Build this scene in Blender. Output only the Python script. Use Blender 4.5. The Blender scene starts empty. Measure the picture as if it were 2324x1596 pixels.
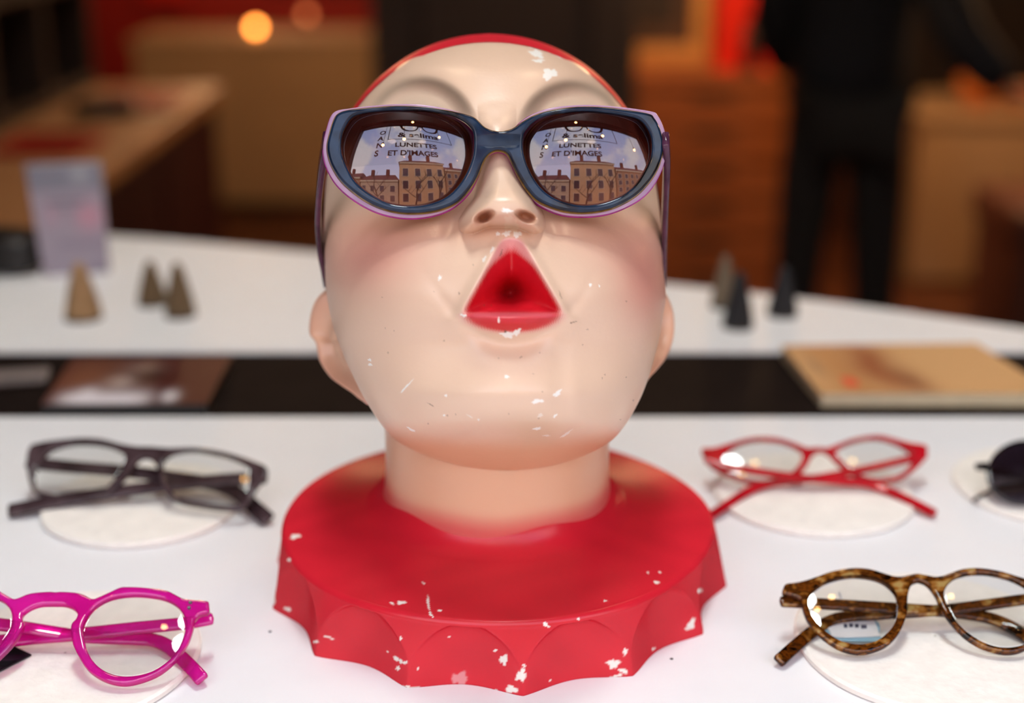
import bpy, bmesh, math, random
import numpy as np
from mathutils import Vector, Matrix

random.seed(7)
rng = np.random.default_rng(7)
SC = bpy.context.scene
COL = SC.collection

# ------------------------------------------------------------------ camera
F = 3228.0                      # focal length in pixels of the 2324 x 1596 frame
TH = math.radians(18.6)         # downward pitch
CAMZ = 0.349                    # height above the display table (table top is z = 0)
cam_d = bpy.data.cameras.new('camera')
cam = bpy.data.objects.new('camera', cam_d)
COL.objects.link(cam)
cam.location = (0, 0, CAMZ)
cam.rotation_euler = (math.pi / 2 - TH, 0, 0)
cam_d.sensor_width = 36
cam_d.lens = F / 2324 * 36
cam_d.clip_start = 0.01
cam_d.dof.use_dof = True
cam_d.dof.focus_distance = 0.622
cam_d.dof.aperture_fstop = 3.3
cam_d.dof.aperture_blades = 0
SC.camera = cam

# ------------------------------------------------------------------ exposure
SC.view_settings.view_transform = 'Standard'
SC.view_settings.look = 'None'
SC.view_settings.gamma = 1
SC.view_settings.use_curve_mapping = False
SC.view_settings.exposure = 0.0
SC.cycles.max_bounces = 6
SC.cycles.diffuse_bounces = 4
SC.cycles.glossy_bounces = 3
SC.cycles.transmission_bounces = 2
SC.cycles.transparent_max_bounces = 14
SC.cycles.sample_clamp_indirect = 6
SC.cycles.adaptive_threshold = 0.03
SC.cycles.caustics_reflective = False
SC.cycles.caustics_refractive = False

# ------------------------------------------------------------------ sky
SKY = 3.8
w = bpy.data.worlds.new('sky')
SC.world = w
w.use_nodes = True
nt = w.node_tree
nt.nodes.clear()
o_ = nt.nodes.new('ShaderNodeOutputWorld')
bg = nt.nodes.new('ShaderNodeBackground')
bg.inputs['Strength'].default_value = SKY
tc = nt.nodes.new('ShaderNodeTexCoord')
sep = nt.nodes.new('ShaderNodeSeparateXYZ')
rmp = nt.nodes.new('ShaderNodeValToRGB')
rmp.color_ramp.elements[0].position = 0.0
rmp.color_ramp.elements[0].color = (0.80, 0.84, 0.92, 1)
rmp.color_ramp.elements[1].position = 0.9
rmp.color_ramp.elements[1].color = (0.42, 0.52, 0.90, 1)
no = nt.nodes.new('ShaderNodeTexNoise')
no.inputs['Scale'].default_value = 2.3
no.inputs['Detail'].default_value = 6
cr = nt.nodes.new('ShaderNodeValToRGB')
cr.color_ramp.elements[0].position = 0.50
cr.color_ramp.elements[1].position = 0.60
mx = nt.nodes.new('ShaderNodeMix')
mx.data_type = 'RGBA'
mx.inputs['B'].default_value = (1.0, 0.98, 0.95, 1)
nt.links.new(tc.outputs['Generated'], sep.inputs[0])
nt.links.new(sep.outputs['Z'], rmp.inputs[0])
nt.links.new(tc.outputs['Generated'], no.inputs['Vector'])
nt.links.new(no.outputs['Fac'], cr.inputs[0])
nt.links.new(cr.outputs[0], mx.inputs['Factor'])
nt.links.new(rmp.outputs[0], mx.inputs['A'])
nt.links.new(mx.outputs['Result'], bg.inputs['Color'])
nt.links.new(bg.outputs[0], o_.inputs[0])

# sun: stands behind the shop, lights the facades across the street only
sd = bpy.data.lights.new('sun', 'SUN')
sd.energy = 3.6
sd.color = (1.0, 0.86, 0.66)
sd.angle = 0.01
sun = bpy.data.objects.new('sun', sd)
COL.objects.link(sun)
sun.rotation_euler = (math.radians(-52), 0, math.radians(12))

# the shop window's shape, seen from inside (world x, z); it lies in the plane y = WY
WY = 0.06
WX0, WX1, WZ0, WZ1 = -0.64, 1.06, -0.06, 1.05
pd = bpy.data.lights.new('window_portal', 'AREA')     # sampling portal of the sky in the window opening, gives no light
pd.shape = 'RECTANGLE'
pd.size = WX1 - WX0
pd.size_y = WZ1 - WZ0
pd.cycles.is_portal = True
po = bpy.data.objects.new('window_portal', pd)
COL.objects.link(po)
po.location = ((WX0 + WX1) / 2, WY - 0.05, (WZ0 + WZ1) / 2)
po.rotation_euler = (math.radians(90), 0, 0)

# ------------------------------------------------------------------ camera geometry helpers
RIGHT = np.array([1.0, 0, 0])
FW = np.array([0, math.cos(TH), -math.sin(TH)])
UP = np.array([0, math.sin(TH), math.cos(TH)])
C0 = np.array([0, 0, CAMZ])

def ray(px, py):
    return FW + (px - 1162) / F * RIGHT - (py - 798) / F * UP

def at_d(px, py, Z):            # point at depth Z along the optical axis
    return C0 + Z * ray(px, py)

def at_z(px, py, z=0.0):        # point on a horizontal plane
    r = ray(px, py)
    return C0 + r * (z - CAMZ) / r[2]

def at_d_arr(px, py, Z):
    px = np.asarray(px)[..., None]; py = np.asarray(py)[..., None]; Z = np.asarray(Z)[..., None]
    return C0 + Z * (FW + (px - 1162) / F * RIGHT - (py - 798) / F * UP)

def project(P):
    d = P - C0
    Z = d @ FW
    return 1162 + F * (d @ RIGHT) / Z, 798 - F * (d @ UP) / Z, Z

# ------------------------------------------------------------------ materials
MATS = {}

def srgb(*c):
    return tuple((x / 255 / 12.92) if x / 255 <= 0.04045 else ((x / 255 + 0.055) / 1.055) ** 2.4 for x in c)

def P_(m):
    return m.node_tree.nodes['Principled BSDF']

def mat(name, c, rough=0.5, var=0.08, scale=40, metal=0.0, bump=0.0, spec=0.5, emit=None, es=0, coat=0.0):
    """procedural material: a principled surface whose colour is mottled by noise"""
    m = bpy.data.materials.new(name)
    m.use_nodes = True
    t = m.node_tree
    p = P_(m)
    p.inputs['Roughness'].default_value = rough
    p.inputs['Metallic'].default_value = metal
    p.inputs['Specular IOR Level'].default_value = spec
    p.inputs['Coat Weight'].default_value = coat
    n = t.nodes.new('ShaderNodeTexNoise')
    n.inputs['Scale'].default_value = scale
    n.inputs['Detail'].default_value = 4
    tcn = t.nodes.new('ShaderNodeTexCoord')
    t.links.new(tcn.outputs['Object'], n.inputs['Vector'])
    r = t.nodes.new('ShaderNodeValToRGB')
    r.color_ramp.elements[0].position = 0.3
    r.color_ramp.elements[1].position = 0.7
    r.color_ramp.elements[0].color = (*[x * (1 - var) for x in c], 1)
    r.color_ramp.elements[1].color = (*[min(1, x * (1 + var)) for x in c], 1)
    t.links.new(n.outputs['Fac'], r.inputs[0])
    t.links.new(r.outputs[0], p.inputs['Base Color'])
    if bump:
        b = t.nodes.new('ShaderNodeBump')
        b.inputs['Strength'].default_value = bump
        b.inputs['Distance'].default_value = 0.002
        t.links.new(n.outputs['Fac'], b.inputs['Height'])
        t.links.new(b.outputs[0], p.inputs['Normal'])
    if emit:
        p.inputs['Emission Color'].default_value = (*emit, 1)
        p.inputs['Emission Strength'].default_value = es
    MATS[name] = m
    return m

def mat_attr(name, rough=0.35, spec=0.5, coat=0.0, bump=0.0, bscale=300, even=None):
    """painted surface: colour from the mesh's paint attribute"""
    m = bpy.data.materials.new(name)
    m.use_nodes = True
    t = m.node_tree
    p = P_(m)
    a = t.nodes.new('ShaderNodeAttribute')
    a.attribute_name = 'Paint'
    n = t.nodes.new('ShaderNodeTexNoise')
    n.inputs['Scale'].default_value = 60
    n.inputs['Detail'].default_value = 5
    tcn = t.nodes.new('ShaderNodeTexCoord')
    t.links.new(tcn.outputs['Object'], n.inputs['Vector'])
    mr = t.nodes.new('ShaderNodeMapRange')
    mr.inputs['To Min'].default_value = rough - 0.07
    mr.inputs['To Max'].default_value = rough + 0.07
    t.links.new(n.outputs['Fac'], mr.inputs['Value'])
    t.links.new(mr.outputs[0], p.inputs['Roughness'])
    t.links.new(a.outputs['Color'], p.inputs['Base Color'])
    p.inputs['Specular IOR Level'].default_value = spec
    p.inputs['Coat Weight'].default_value = coat
    if bump:
        n2 = t.nodes.new('ShaderNodeTexNoise')
        n2.inputs['Scale'].default_value = bscale
        t.links.new(tcn.outputs['Object'], n2.inputs['Vector'])
        b = t.nodes.new('ShaderNodeBump')
        b.inputs['Strength'].default_value = bump
        b.inputs['Distance'].default_value = 0.0006
        t.links.new(n2.outputs['Fac'], b.inputs['Height'])
        t.links.new(b.outputs[0], p.inputs['Normal'])
    if even:                       # matt paint with a thin even sheen
        df = t.nodes.new('ShaderNodeBsdfDiffuse')
        gl = t.nodes.new('ShaderNodeBsdfGlossy')
        gl.inputs['Roughness'].default_value = rough
        ms = t.nodes.new('ShaderNodeMixShader')
        ms.inputs[0].default_value = even
        t.links.new(a.outputs['Color'], df.inputs['Color'])
        if bump:
            t.links.new(b.outputs[0], df.inputs['Normal']); t.links.new(b.outputs[0], gl.inputs['Normal'])
        t.links.new(df.outputs[0], ms.inputs[1]); t.links.new(gl.outputs[0], ms.inputs[2])
        t.links.new(ms.outputs[0], t.nodes['Material Output'].inputs[0])
    MATS[name] = m
    return m

def schlick(t, r0):
    """reflectance of a dielectric skin, the same from both sides"""
    lw = t.nodes.new('ShaderNodeLayerWeight')
    lw.inputs['Blend'].default_value = 0.5
    pw_ = t.nodes.new('ShaderNodeMath'); pw_.operation = 'POWER'; pw_.inputs[1].default_value = 5.0
    t.links.new(lw.outputs['Facing'], pw_.inputs[0])
    ma = t.nodes.new('ShaderNodeMath'); ma.operation = 'MULTIPLY_ADD'; ma.use_clamp = True
    ma.inputs[1].default_value = 1 - r0; ma.inputs[2].default_value = r0
    t.links.new(pw_.outputs[0], ma.inputs[0])
    return ma.outputs[0]

def mat_acetate(name, cols, clear=0.4, rough=0.06, scale=60, stretch=(1, 1, 1), spec=1.0):
    """glossy cellulose acetate: coloured body, partly see-through, glossy skin"""
    m = bpy.data.materials.new(name)
    m.use_nodes = True
    t = m.node_tree
    t.nodes.clear()
    out = t.nodes.new('ShaderNodeOutputMaterial')
    tcn = t.nodes.new('ShaderNodeTexCoord')
    mp = t.nodes.new('ShaderNodeMapping')
    mp.inputs['Scale'].default_value = stretch
    n = t.nodes.new('ShaderNodeTexNoise')
    n.inputs['Scale'].default_value = scale
    n.inputs['Detail'].default_value = 3
    r = t.nodes.new('ShaderNodeValToRGB')
    e = r.color_ramp.elements
    for i, c in enumerate(cols):
        pos = 0.36 + 0.28 * i / max(1, len(cols) - 1)
        if i == 0:
            e[0].position = pos; e[0].color = (*c, 1)
        elif i == 1:
            e[1].position = pos; e[1].color = (*c, 1)
        else:
            q = e.new(pos); q.color = (*c, 1)
    if len(cols) == 1:
        e[1].color = (*[min(1, x * 1.15) for x in cols[0]], 1)
    t.links.new(tcn.outputs['Object'], mp.inputs[0])
    t.links.new(mp.outputs[0], n.inputs['Vector'])
    t.links.new(n.outputs['Fac'], r.inputs[0])
    d = t.nodes.new('ShaderNodeBsdfDiffuse')
    tr = t.nodes.new('ShaderNodeBsdfTransparent')
    # light crossing the plastic at a slant is absorbed more
    lw_ = t.nodes.new('ShaderNodeLayerWeight')
    lw_.inputs['Blend'].default_value = 0.5
    gm_ = t.nodes.new('ShaderNodeGamma')
    ma_ = t.nodes.new('ShaderNodeMath'); ma_.operation = 'MULTIPLY_ADD'
    ma_.inputs[1].default_value = 1.1 if clear > 0.2 else 0.0
    ma_.inputs[2].default_value = 1.0
    t.links.new(lw_.outputs['Facing'], ma_.inputs[0])
    t.links.new(ma_.outputs[0], gm_.inputs['Gamma'])
    t.links.new(r.outputs[0], gm_.inputs['Color'])
    t.links.new(gm_.outputs[0], d.inputs['Color'])
    t.links.new(gm_.outputs[0], tr.inputs['Color'])
    m1 = t.nodes.new('ShaderNodeMixShader')
    m1.inputs[0].default_value = clear
    t.links.new(d.outputs[0], m1.inputs[1])
    t.links.new(tr.outputs[0], m1.inputs[2])
    g = t.nodes.new('ShaderNodeBsdfGlossy')
    g.inputs['Roughness'].default_value = rough
    m2 = t.nodes.new('ShaderNodeMixShader')
    t.links.new(schlick(t, 0.04 * spec), m2.inputs[0])
    t.links.new(m1.outputs[0], m2.inputs[1])
    t.links.new(g.outputs[0], m2.inputs[2])
    t.links.new(m2.outputs[0], out.inputs[0])
    MATS[name] = m
    return m

def mat_lens(name, top, bottom, refl=0.06, axis='Y', lo=-0.02, hi=0.02, rough=0.0, tint=(1, 1, 1)):
    """thin lens: tinted see-through body (gradient tint of the lens itself) with a reflecting skin"""
    m = bpy.data.materials.new(name)
    m.use_nodes = True
    t = m.node_tree
    t.nodes.clear()
    out = t.nodes.new('ShaderNodeOutputMaterial')
    tcn = t.nodes.new('ShaderNodeTexCoord')
    sp = t.nodes.new('ShaderNodeSeparateXYZ')
    t.links.new(tcn.outputs['Object'], sp.inputs[0])
    mr = t.nodes.new('ShaderNodeMapRange')
    mr.inputs['From Min'].default_value = lo
    mr.inputs['From Max'].default_value = hi
    t.links.new(sp.outputs[axis], mr.inputs['Value'])
    r = t.nodes.new('ShaderNodeValToRGB')
    r.color_ramp.elements[0].color = (*bottom, 1)
    r.color_ramp.elements[1].color = (*top, 1)
    t.links.new(mr.outputs[0], r.inputs[0])
    tr = t.nodes.new('ShaderNodeBsdfTransparent')
    t.links.new(r.outputs[0], tr.inputs['Color'])
    g = t.nodes.new('ShaderNodeBsdfGlossy')
    g.inputs['Roughness'].default_value = rough
    g.inputs['Color'].default_value = (*tint, 1)
    ms = t.nodes.new('ShaderNodeMixShader')
    t.links.new(schlick(t, refl), ms.inputs[0])
    t.links.new(tr.outputs[0], ms.inputs[1])
    t.links.new(g.outputs[0], ms.inputs[2])
    t.links.new(ms.outputs[0], out.inputs[0])
    MATS[name] = m
    return m

def mat_wood(name, c1, c2, rough=0.45, scale=(3, 3, 40)):
    m = mat(name, c1, rough, 0.05, 5)
    t = m.node_tree
    p = P_(m)
    tcn = t.nodes.new('ShaderNodeTexCoord')
    mp = t.nodes.new('ShaderNodeMapping')
    mp.inputs['Scale'].default_value = scale
    n = t.nodes.new('ShaderNodeTexNoise')
    n.inputs['Scale'].default_value = 1.0
    n.inputs['Detail'].default_value = 8
    r = t.nodes.new('ShaderNodeValToRGB')
    r.color_ramp.elements[0].color = (*c1, 1)
    r.color_ramp.elements[1].color = (*c2, 1)
    r.color_ramp.elements[0].position = 0.35
    r.color_ramp.elements[1].position = 0.65
    t.links.new(tcn.outputs['Object'], mp.inputs[0])
    t.links.new(mp.outputs[0], n.inputs['Vector'])
    t.links.new(n.outputs['Fac'], r.inputs[0])
    t.links.new(r.outputs[0], p.inputs['Base Color'])
    return m

SKIN = np.array(srgb(227, 196, 171))
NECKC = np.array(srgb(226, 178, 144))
RED = np.array(srgb(205, 34, 50))
mat_attr('painted plaster skin', rough=0.32, spec=0.5, bump=0.15)
mat_attr('painted red plaster', rough=0.27, bump=0.15, bscale=160, even=0.038)
mat_attr('printed card', rough=0.5, spec=0.2)
mat('red cap paint', tuple(RED), 0.5, 0.06, 60, spec=0.12)
mat('table white', (0.83, 0.83, 0.84), 0.5, 0.012, 30, spec=0.2)
mat('board dark', srgb(30, 22, 19), 0.8, 0.15, 30, spec=0.05)
mat('felt disc', srgb(243, 238, 230), 0.9, 0.05, 120, bump=0.4, spec=0.1)
mat_acetate('navy acetate', [(0.005, 0.010, 0.026), (0.014, 0.030, 0.066), (0.008, 0.006, 0.006)], clear=0.0, rough=0.05, scale=45, spec=0.9)
mat_acetate('amber acetate', [(0.10, 0.05, 0.015), (0.35, 0.20, 0.05)], clear=0.1, scale=120)
mat_acetate('lilac acetate', [srgb(196, 160, 190), srgb(176, 138, 176)], clear=0.0, rough=0.15)
mat_acetate('magenta layer acetate', [srgb(150, 20, 120), srgb(200, 50, 170)], clear=0.2, rough=0.05)
mat_acetate('plum acetate', [srgb(58, 30, 50), srgb(92, 52, 78)], clear=0.0, rough=0.12)
mat_acetate('magenta acetate', [(0.80, 0.03, 0.50), (0.88, 0.06, 0.60)], clear=0.72, rough=0.05, scale=40, spec=1.6)
mat_acetate('tortoise acetate', [srgb(30, 16, 8), srgb(132, 78, 28), srgb(76, 42, 16), srgb(164, 110, 48), srgb(190, 164, 108)], clear=0.3, rough=0.06, scale=95, stretch=(1, 1.6, 1))
mat_acetate('smoke acetate', [srgb(92, 74, 78), srgb(126, 108, 112)], clear=0.4, rough=0.08, scale=60, spec=1.3)
mat_acetate('red acetate', [srgb(172, 12, 26), srgb(196, 20, 36)], clear=0.08, rough=0.12, scale=60)
mat_acetate('black acetate', [(0.006, 0.006, 0.008), (0.012, 0.012, 0.016)], clear=0.0, rough=0.1)
mat('dark metal', (0.06, 0.06, 0.065), 0.25, 0.05, 80, metal=0.9)
mat('pin metal', (0.18, 0.2, 0.2), 0.3, 0.05, 80, metal=0.9)
mat_lens('clear lens', (0.97, 0.975, 0.97), (0.97, 0.975, 0.97), refl=0.07)
mat_lens('sunglass lens', (0.20, 0.10, 0.10), (0.62, 0.40, 0.32), refl=0.11, tint=(0.96, 0.92, 1.0), lo=-0.024, hi=0.012)
mat_lens('grey gradient lens', (0.12, 0.10, 0.14), (0.72, 0.72, 0.78), refl=0.06, lo=-0.026, hi=0.002)
mat_lens('window glass', (0.97, 0.98, 0.98), (0.97, 0.98, 0.98), refl=0.05)

# ------------------------------------------------------------------ mesh helpers
def link(o, parent=None):
    COL.objects.link(o)
    if parent is not None:
        o.parent = parent
        o.matrix_parent_inverse = parent.matrix_basis.inverted()
    return o

def setm(o, m):
    if m is not None:
        o.data.materials.append(MATS[m] if isinstance(m, str) else m)
    return o

def tag(o, label=None, cat=None, group=None, kind=None):
    if label: o['label'] = label
    if cat: o['category'] = cat
    if group: o['group'] = group
    if kind: o['kind'] = kind
    return o

def empty(name, loc, label, cat, group=None):
    o = bpy.data.objects.new(name, None)
    o.empty_display_size = 0.02
    o.location = loc
    link(o)
    return tag(o, label, cat, group)

def raw_mesh(name, V, Q, smooth=True):
    """fast mesh from arrays of vertices and quads / triangles"""
    me = bpy.data.meshes.new(name)
    V = np.asarray(V, dtype=np.float32).reshape(-1, 3)
    Q = np.asarray(Q, dtype=np.int32)
    k = Q.shape[1]
    me.vertices.add(len(V))
    me.vertices.foreach_set('co', V.ravel())
    me.loops.add(Q.size)
    me.loops.foreach_set('vertex_index', Q.ravel())
    me.polygons.add(len(Q))
    me.polygons.foreach_set('loop_start', np.arange(len(Q), dtype=np.int32) * k)
    if smooth:
        me.polygons.foreach_set('use_smooth', np.ones(len(Q), dtype=bool))
    me.update(calc_edges=True)
    return me

def grid_quads(n, m, wrap=False, flip=False):
    i, j = np.meshgrid(np.arange(n - 1), np.arange(m if wrap else m - 1), indexing='ij')
    j2 = (j + 1) % m
    a = i * m + j; b = i * m + j2; c = (i + 1) * m + j2; d = (i + 1) * m + j
    q = np.stack([a, b, c, d], -1).reshape(-1, 4)
    return q[:, ::-1] if flip else q

def paint(me, rgb):
    at = me.color_attributes.new('Paint', 'FLOAT_COLOR', 'POINT')
    rgba = np.ones((len(me.vertices), 4), dtype=np.float32)
    rgba[:, :3] = np.clip(np.asarray(rgb).reshape(-1, 3), 0, 1)
    at.data.foreach_set('color', rgba.ravel())

def obj(name, me, m, parent=None):
    o = bpy.data.objects.new(name, me)
    setm(o, m)
    return link(o, parent)

def box(name, x0, x1, y0, y1, z0, z1, m, parent=None, bevel=0.0):
    """box with bevelled edges, as one mesh object with its origin at the base centre"""
    bm = bmesh.new()
    bmesh.ops.create_cube(bm, size=1.0)
    cx, cy = (x0 + x1) / 2, (y0 + y1) / 2
    for v in bm.verts:
        v.co = Vector((v.co.x * (x1 - x0), v.co.y * (y1 - y0), (v.co.z + 0.5) * (z1 - z0)))
    if bevel:
        bmesh.ops.bevel(bm, geom=bm.edges[:], offset=bevel, segments=2, affect='EDGES', profile=0.6)
    me = bpy.data.meshes.new(name)
    bm.to_mesh(me); bm.free()
    o = bpy.data.objects.new(name, me)
    o.location = (cx, cy, z0)
    setm(o, m)
    return link(o, parent)

def bm_obj(name, bm, m, parent=None, smooth=True, loc=None, angle=40):
    me = bpy.data.meshes.new(name)
    bm.to_mesh(me); bm.free()
    if smooth:
        for p in me.polygons: p.use_smooth = True
        me.set_sharp_from_angle(angle=math.radians(angle))
    o = bpy.data.objects.new(name, me)
    if loc is not None: o.location = loc
    setm(o, m)
    return link(o, parent)

def lathe(name, prof, m, parent=None, n=40, loc=(0, 0, 0), flute=None, cap=True):
    prof = np.array(prof, float)
    a = np.linspace(0, 2 * np.pi, n, endpoint=False)
    r = prof[:, 0][:, None] * np.ones(n)
    if flute: r = r * (1 + flute[1] * np.cos(flute[0] * a)[None, :])
    V = np.stack([r * np.cos(a), r * np.sin(a), prof[:, 1][:, None] * np.ones(n)], -1)
    me = raw_mesh(name, V, grid_quads(len(prof), n, True))
    o = bpy.data.objects.new(name, me)
    o.location = loc
    setm(o, m)
    return link(o, parent)

def smooth_loop(pts, k=6, closed=True):
    """Catmull-Rom through points"""
    p = np.array(pts, float)
    n = len(p)
    out = []
    rngi = range(n) if closed else range(n - 1)
    for i in rngi:
        if closed:
            a, b, c, d = p[(i - 1) % n], p[i], p[(i + 1) % n], p[(i + 2) % n]
        else:
            a, b, c, d = p[max(i - 1, 0)], p[i], p[i + 1], p[min(i + 2, n - 1)]
        for s in np.linspace(0, 1, k, endpoint=False):
            out.append(0.5 * ((2 * b) + (-a + c) * s + (2 * a - 5 * b + 4 * c - d) * s * s + (-a + 3 * b - 3 * c + d) * s ** 3))
    if not closed: out.append(p[-1])
    return np.array(out)

def sweep(name, path, ws, hs, m, parent, side, up, seg=10, closed_ends=True, power=4.0):
    """bar of rounded rectangular section swept along a path; side / up give the section's axes"""
    path = np.array(path, float)
    n = len(path)
    ws = np.interp(np.linspace(0, 1, n), np.linspace(0, 1, len(ws)), ws)
    hs = np.interp(np.linspace(0, 1, n), np.linspace(0, 1, len(hs)), hs)
    a = np.linspace(0, 2 * np.pi, seg * 2, endpoint=False)
    ca = np.sign(np.cos(a)) * np.abs(np.cos(a)) ** (2 / power)
    sa = np.sign(np.sin(a)) * np.abs(np.sin(a)) ** (2 / power)
    V = []
    tang = np.gradient(path, axis=0)
    for i in range(n):
        t = tang[i] / np.linalg.norm(tang[i])
        u = np.array(up(i / (n - 1)) if callable(up) else up, float)
        s = np.cross(t, u); s /= np.linalg.norm(s)
        u = np.cross(s, t); u /= np.linalg.norm(u)
        e = 1.0
        V.append(path[i] + ca[:, None] * s * ws[i] / 2 * e + sa[:, None] * u * hs[i] / 2 * e)
    # rounded ends
    for rev in (False, True):
        i0 = 0 if rev else n - 1
        t = tang[i0] / np.linalg.norm(tang[i0]) * (-1 if rev else 1)
        ring = V[0] if rev else V[-1]
        r = min(ws[i0], hs[i0]) * 0.5
        for k in (1, 2, 3):
            q = k / 3
            sc = math.sqrt(max(0.0, 1 - q * q)) if k < 3 else 0.02
            nr = path[i0] + (ring - path[i0]) * (1 - (1 - sc) * (r / max(ws[i0], hs[i0]) * 1.2 + 0.4 if k < 3 else 1)) + t * r * q
            if rev: V.insert(0, nr)
            else: V.append(nr)
    V = np.array(V)
    me = raw_mesh(name, V, grid_quads(len(V), seg * 2, True))
    return obj(name, me, m, parent)

class Plane:
    """a drawing plane standing in the scene; pixels of the photograph are cast onto it"""
    def __init__(self, o, eu, ev, wrap=0.0):
        self.o = np.array(o, float)
        self.eu = np.array(eu, float) / np.linalg.norm(eu)
        ev = np.array(ev, float); ev -= self.eu * (ev @ self.eu)
        self.ev = ev / np.linalg.norm(ev)
        self.ew = np.cross(self.eu, self.ev)
        self.wrap = wrap
    def uv(self, px, py):
        r = ray(px, py)
        wv = 0.0
        for _ in range(5):
            t = ((self.o + self.ew * wv - C0) @ self.ew) / (r @ self.ew)
            p = C0 + r * t - self.o
            u, v = p @ self.eu, p @ self.ev
            wv = -self.wrap * u * u
        return np.array([u, v])
    def uvs(self, pts):
        return np.array([self.uv(*p) for p in pts])
    def matrix(self):
        M = Matrix.Identity(4)
        for i, e in enumerate((self.eu, self.ev, self.ew)):
            for r in range(3): M[r][i] = e[r]
        for r in range(3): M[r][3] = self.o[r]
        return M

def plate(name, loops, z0, z1, bevel, m, parent, plane, shrink=0.0):
    """flat shape with holes, given thickness and rounded edges; local x, y in the plane, z = its normal"""
    cu = bpy.data.curves.new(name, 'CURVE')
    cu.dimensions = '2D'
    cu.fill_mode = 'BOTH'
    cu.extrude = max(1e-5, (z1 - z0) / 2 - bevel)
    cu.bevel_depth = bevel
    cu.bevel_resolution = 3
    cu.offset = -bevel - shrink
    for L in loops:
        s = cu.splines.new('POLY')
        s.points.add(len(L) - 1)
        s.points.foreach_set('co', np.c_[L, np.zeros(len(L)), np.ones(len(L))].astype(np.float32).ravel())
        s.use_cyclic_u = True
    t = bpy.data.objects.new('tmp', cu)
    COL.objects.link(t)
    dg = bpy.context.evaluated_depsgraph_get()
    me = bpy.data.meshes.new_from_object(t.evaluated_get(dg))
    bpy.data.objects.remove(t)
    bpy.data.curves.remove(cu)
    me.name = name
    co = np.empty(len(me.vertices) * 3, dtype=np.float32)
    me.vertices.foreach_get('co', co)
    co = co.reshape(-1, 3)
    co[:, 2] += (z0 + z1) / 2 - plane.wrap * co[:, 0] ** 2
    me.vertices.foreach_set('co', co.ravel())
    me.polygons.foreach_set('use_smooth', np.ones(len(me.polygons), dtype=bool))
    me.update()
    me.set_sharp_from_angle(angle=math.radians(35))
    o = bpy.data.objects.new(name, me)
    o.matrix_basis = plane.matrix()
    setm(o, m)
    link(o, parent)
    return o

def lens(name, loop, R, apex, m, parent, plane, rings=14, grow=0.0006, thick=0.0014, ax=None):
    """curved lens filling an outline; local x, y in the plane, bulging along its normal"""
    L = np.array(loop)
    c = (L.max(0) + L.min(0)) / 2
    if ax is None: ax = (0.0, 0.0)
    L = c + (L - c) * (1 + grow / 0.02)
    n = len(L)
    V = [];
    def sag(p):
        d = p - c - np.array(ax)
        return apex - (R - np.sqrt(np.maximum(R * R - (d ** 2).sum(-1), 0)))
    for k in range(rings + 1):
        q = c + (L - c) * (max(k, 0.02) / rings)
        V.append(np.c_[q, sag(q) - plane.wrap * q[:, 0] ** 2 * 0])
    V = np.array(V)
    Bk = V.copy(); Bk[..., 2] -= thick
    A = np.concatenate([V, Bk[::-1]], 0)
    me = raw_mesh(name, A, grid_quads(len(A), n, True))
    o = bpy.data.objects.new(name, me)
    mtx = plane.matrix() @ Matrix.Translation((c[0], c[1], 0))
    co = A.reshape(-1, 3) - np.array([c[0], c[1], 0])
    me.vertices.foreach_set('co', co.astype(np.float32).ravel())
    me.update()
    o.matrix_basis = mtx
    setm(o, m)
    return link(o, parent)

def sst(a, b, x):
    t = np.clip((x - a) / (b - a), 0, 1)
    return t * t * (3 - 2 * t)

def chips(px, py, spots):
    """mask of flaked paint: ragged ellipses (x, y, rx, ry, degrees, strength)"""
    m = np.zeros_like(px)
    for s in spots:
        x, y, rx, ry = s[:4]
        an = math.radians(s[4]) if len(s) > 4 else 0
        st = s[5] if len(s) > 5 else 1.0
        near = (np.abs(px - x) < 60) & (np.abs(py - y) < 60)
        dx, dy = px[near] - x, py[near] - y
        u = (dx * math.cos(an) + dy * math.sin(an)) / rx
        v = (-dx * math.sin(an) + dy * math.cos(an)) / ry
        a = np.arctan2(v, u)
        ph = x * 1.7 + y
        rag = 1 + 0.18 * np.sin(3 * a + ph) + 0.14 * np.sin(5 * a + ph * 2.1) + 0.08 * np.sin(9 * a + ph)
        d = np.hypot(u, v) / rag
        m[near] = np.maximum(m[near], st * (1 - sst(0.85, 1.1, d)))
    return m

# ================================================================== THE SHOP (setting)
FLOOR = -1.25
CEIL = 2.3
mat_wood('floor wood', srgb(84, 46, 26), srgb(110, 62, 36), 0.45, (30, 2, 2))
mat('plaster brown', srgb(96, 70, 54), 0.8, 0.06, 3)
mat('plaster dark', srgb(60, 44, 36), 0.8, 0.06, 3)
mat('plaster red', srgb(150, 18, 8), 0.6, 0.1, 3)
mat('front wall paint', srgb(70, 34, 26), 0.6, 0.06, 5)
mat('ceiling paint', srgb(120, 96, 80), 0.85, 0.04, 4)
mat('window frame paint', srgb(58, 26, 20), 0.45, 0.05, 20)
mat('street stone', srgb(150, 145, 138), 0.9, 0.12, 4)

def struct(o): return tag(o, kind='structure')
XL, XR, YB = -3.0, 4.0, 9.0
struct(box('floor', XL, XR, 0.1, YB, FLOOR - 0.1, FLOOR, 'floor wood'))
struct(box('ceiling', XL, XR, 0.1, YB, CEIL, CEIL + 0.1, 'ceiling paint'))
struct(box('wall_left', XL - 0.1, XL, 0.1, YB, FLOOR, CEIL, 'plaster dark'))
struct(box('wall_right', XR, XR + 0.1, 0.1, YB, FLOOR, CEIL, 'plaster dark'))
struct(box('wall_back', XL - 0.1, XR + 0.1, YB, YB + 0.1, FLOOR, CEIL, 'plaster red'))
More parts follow.
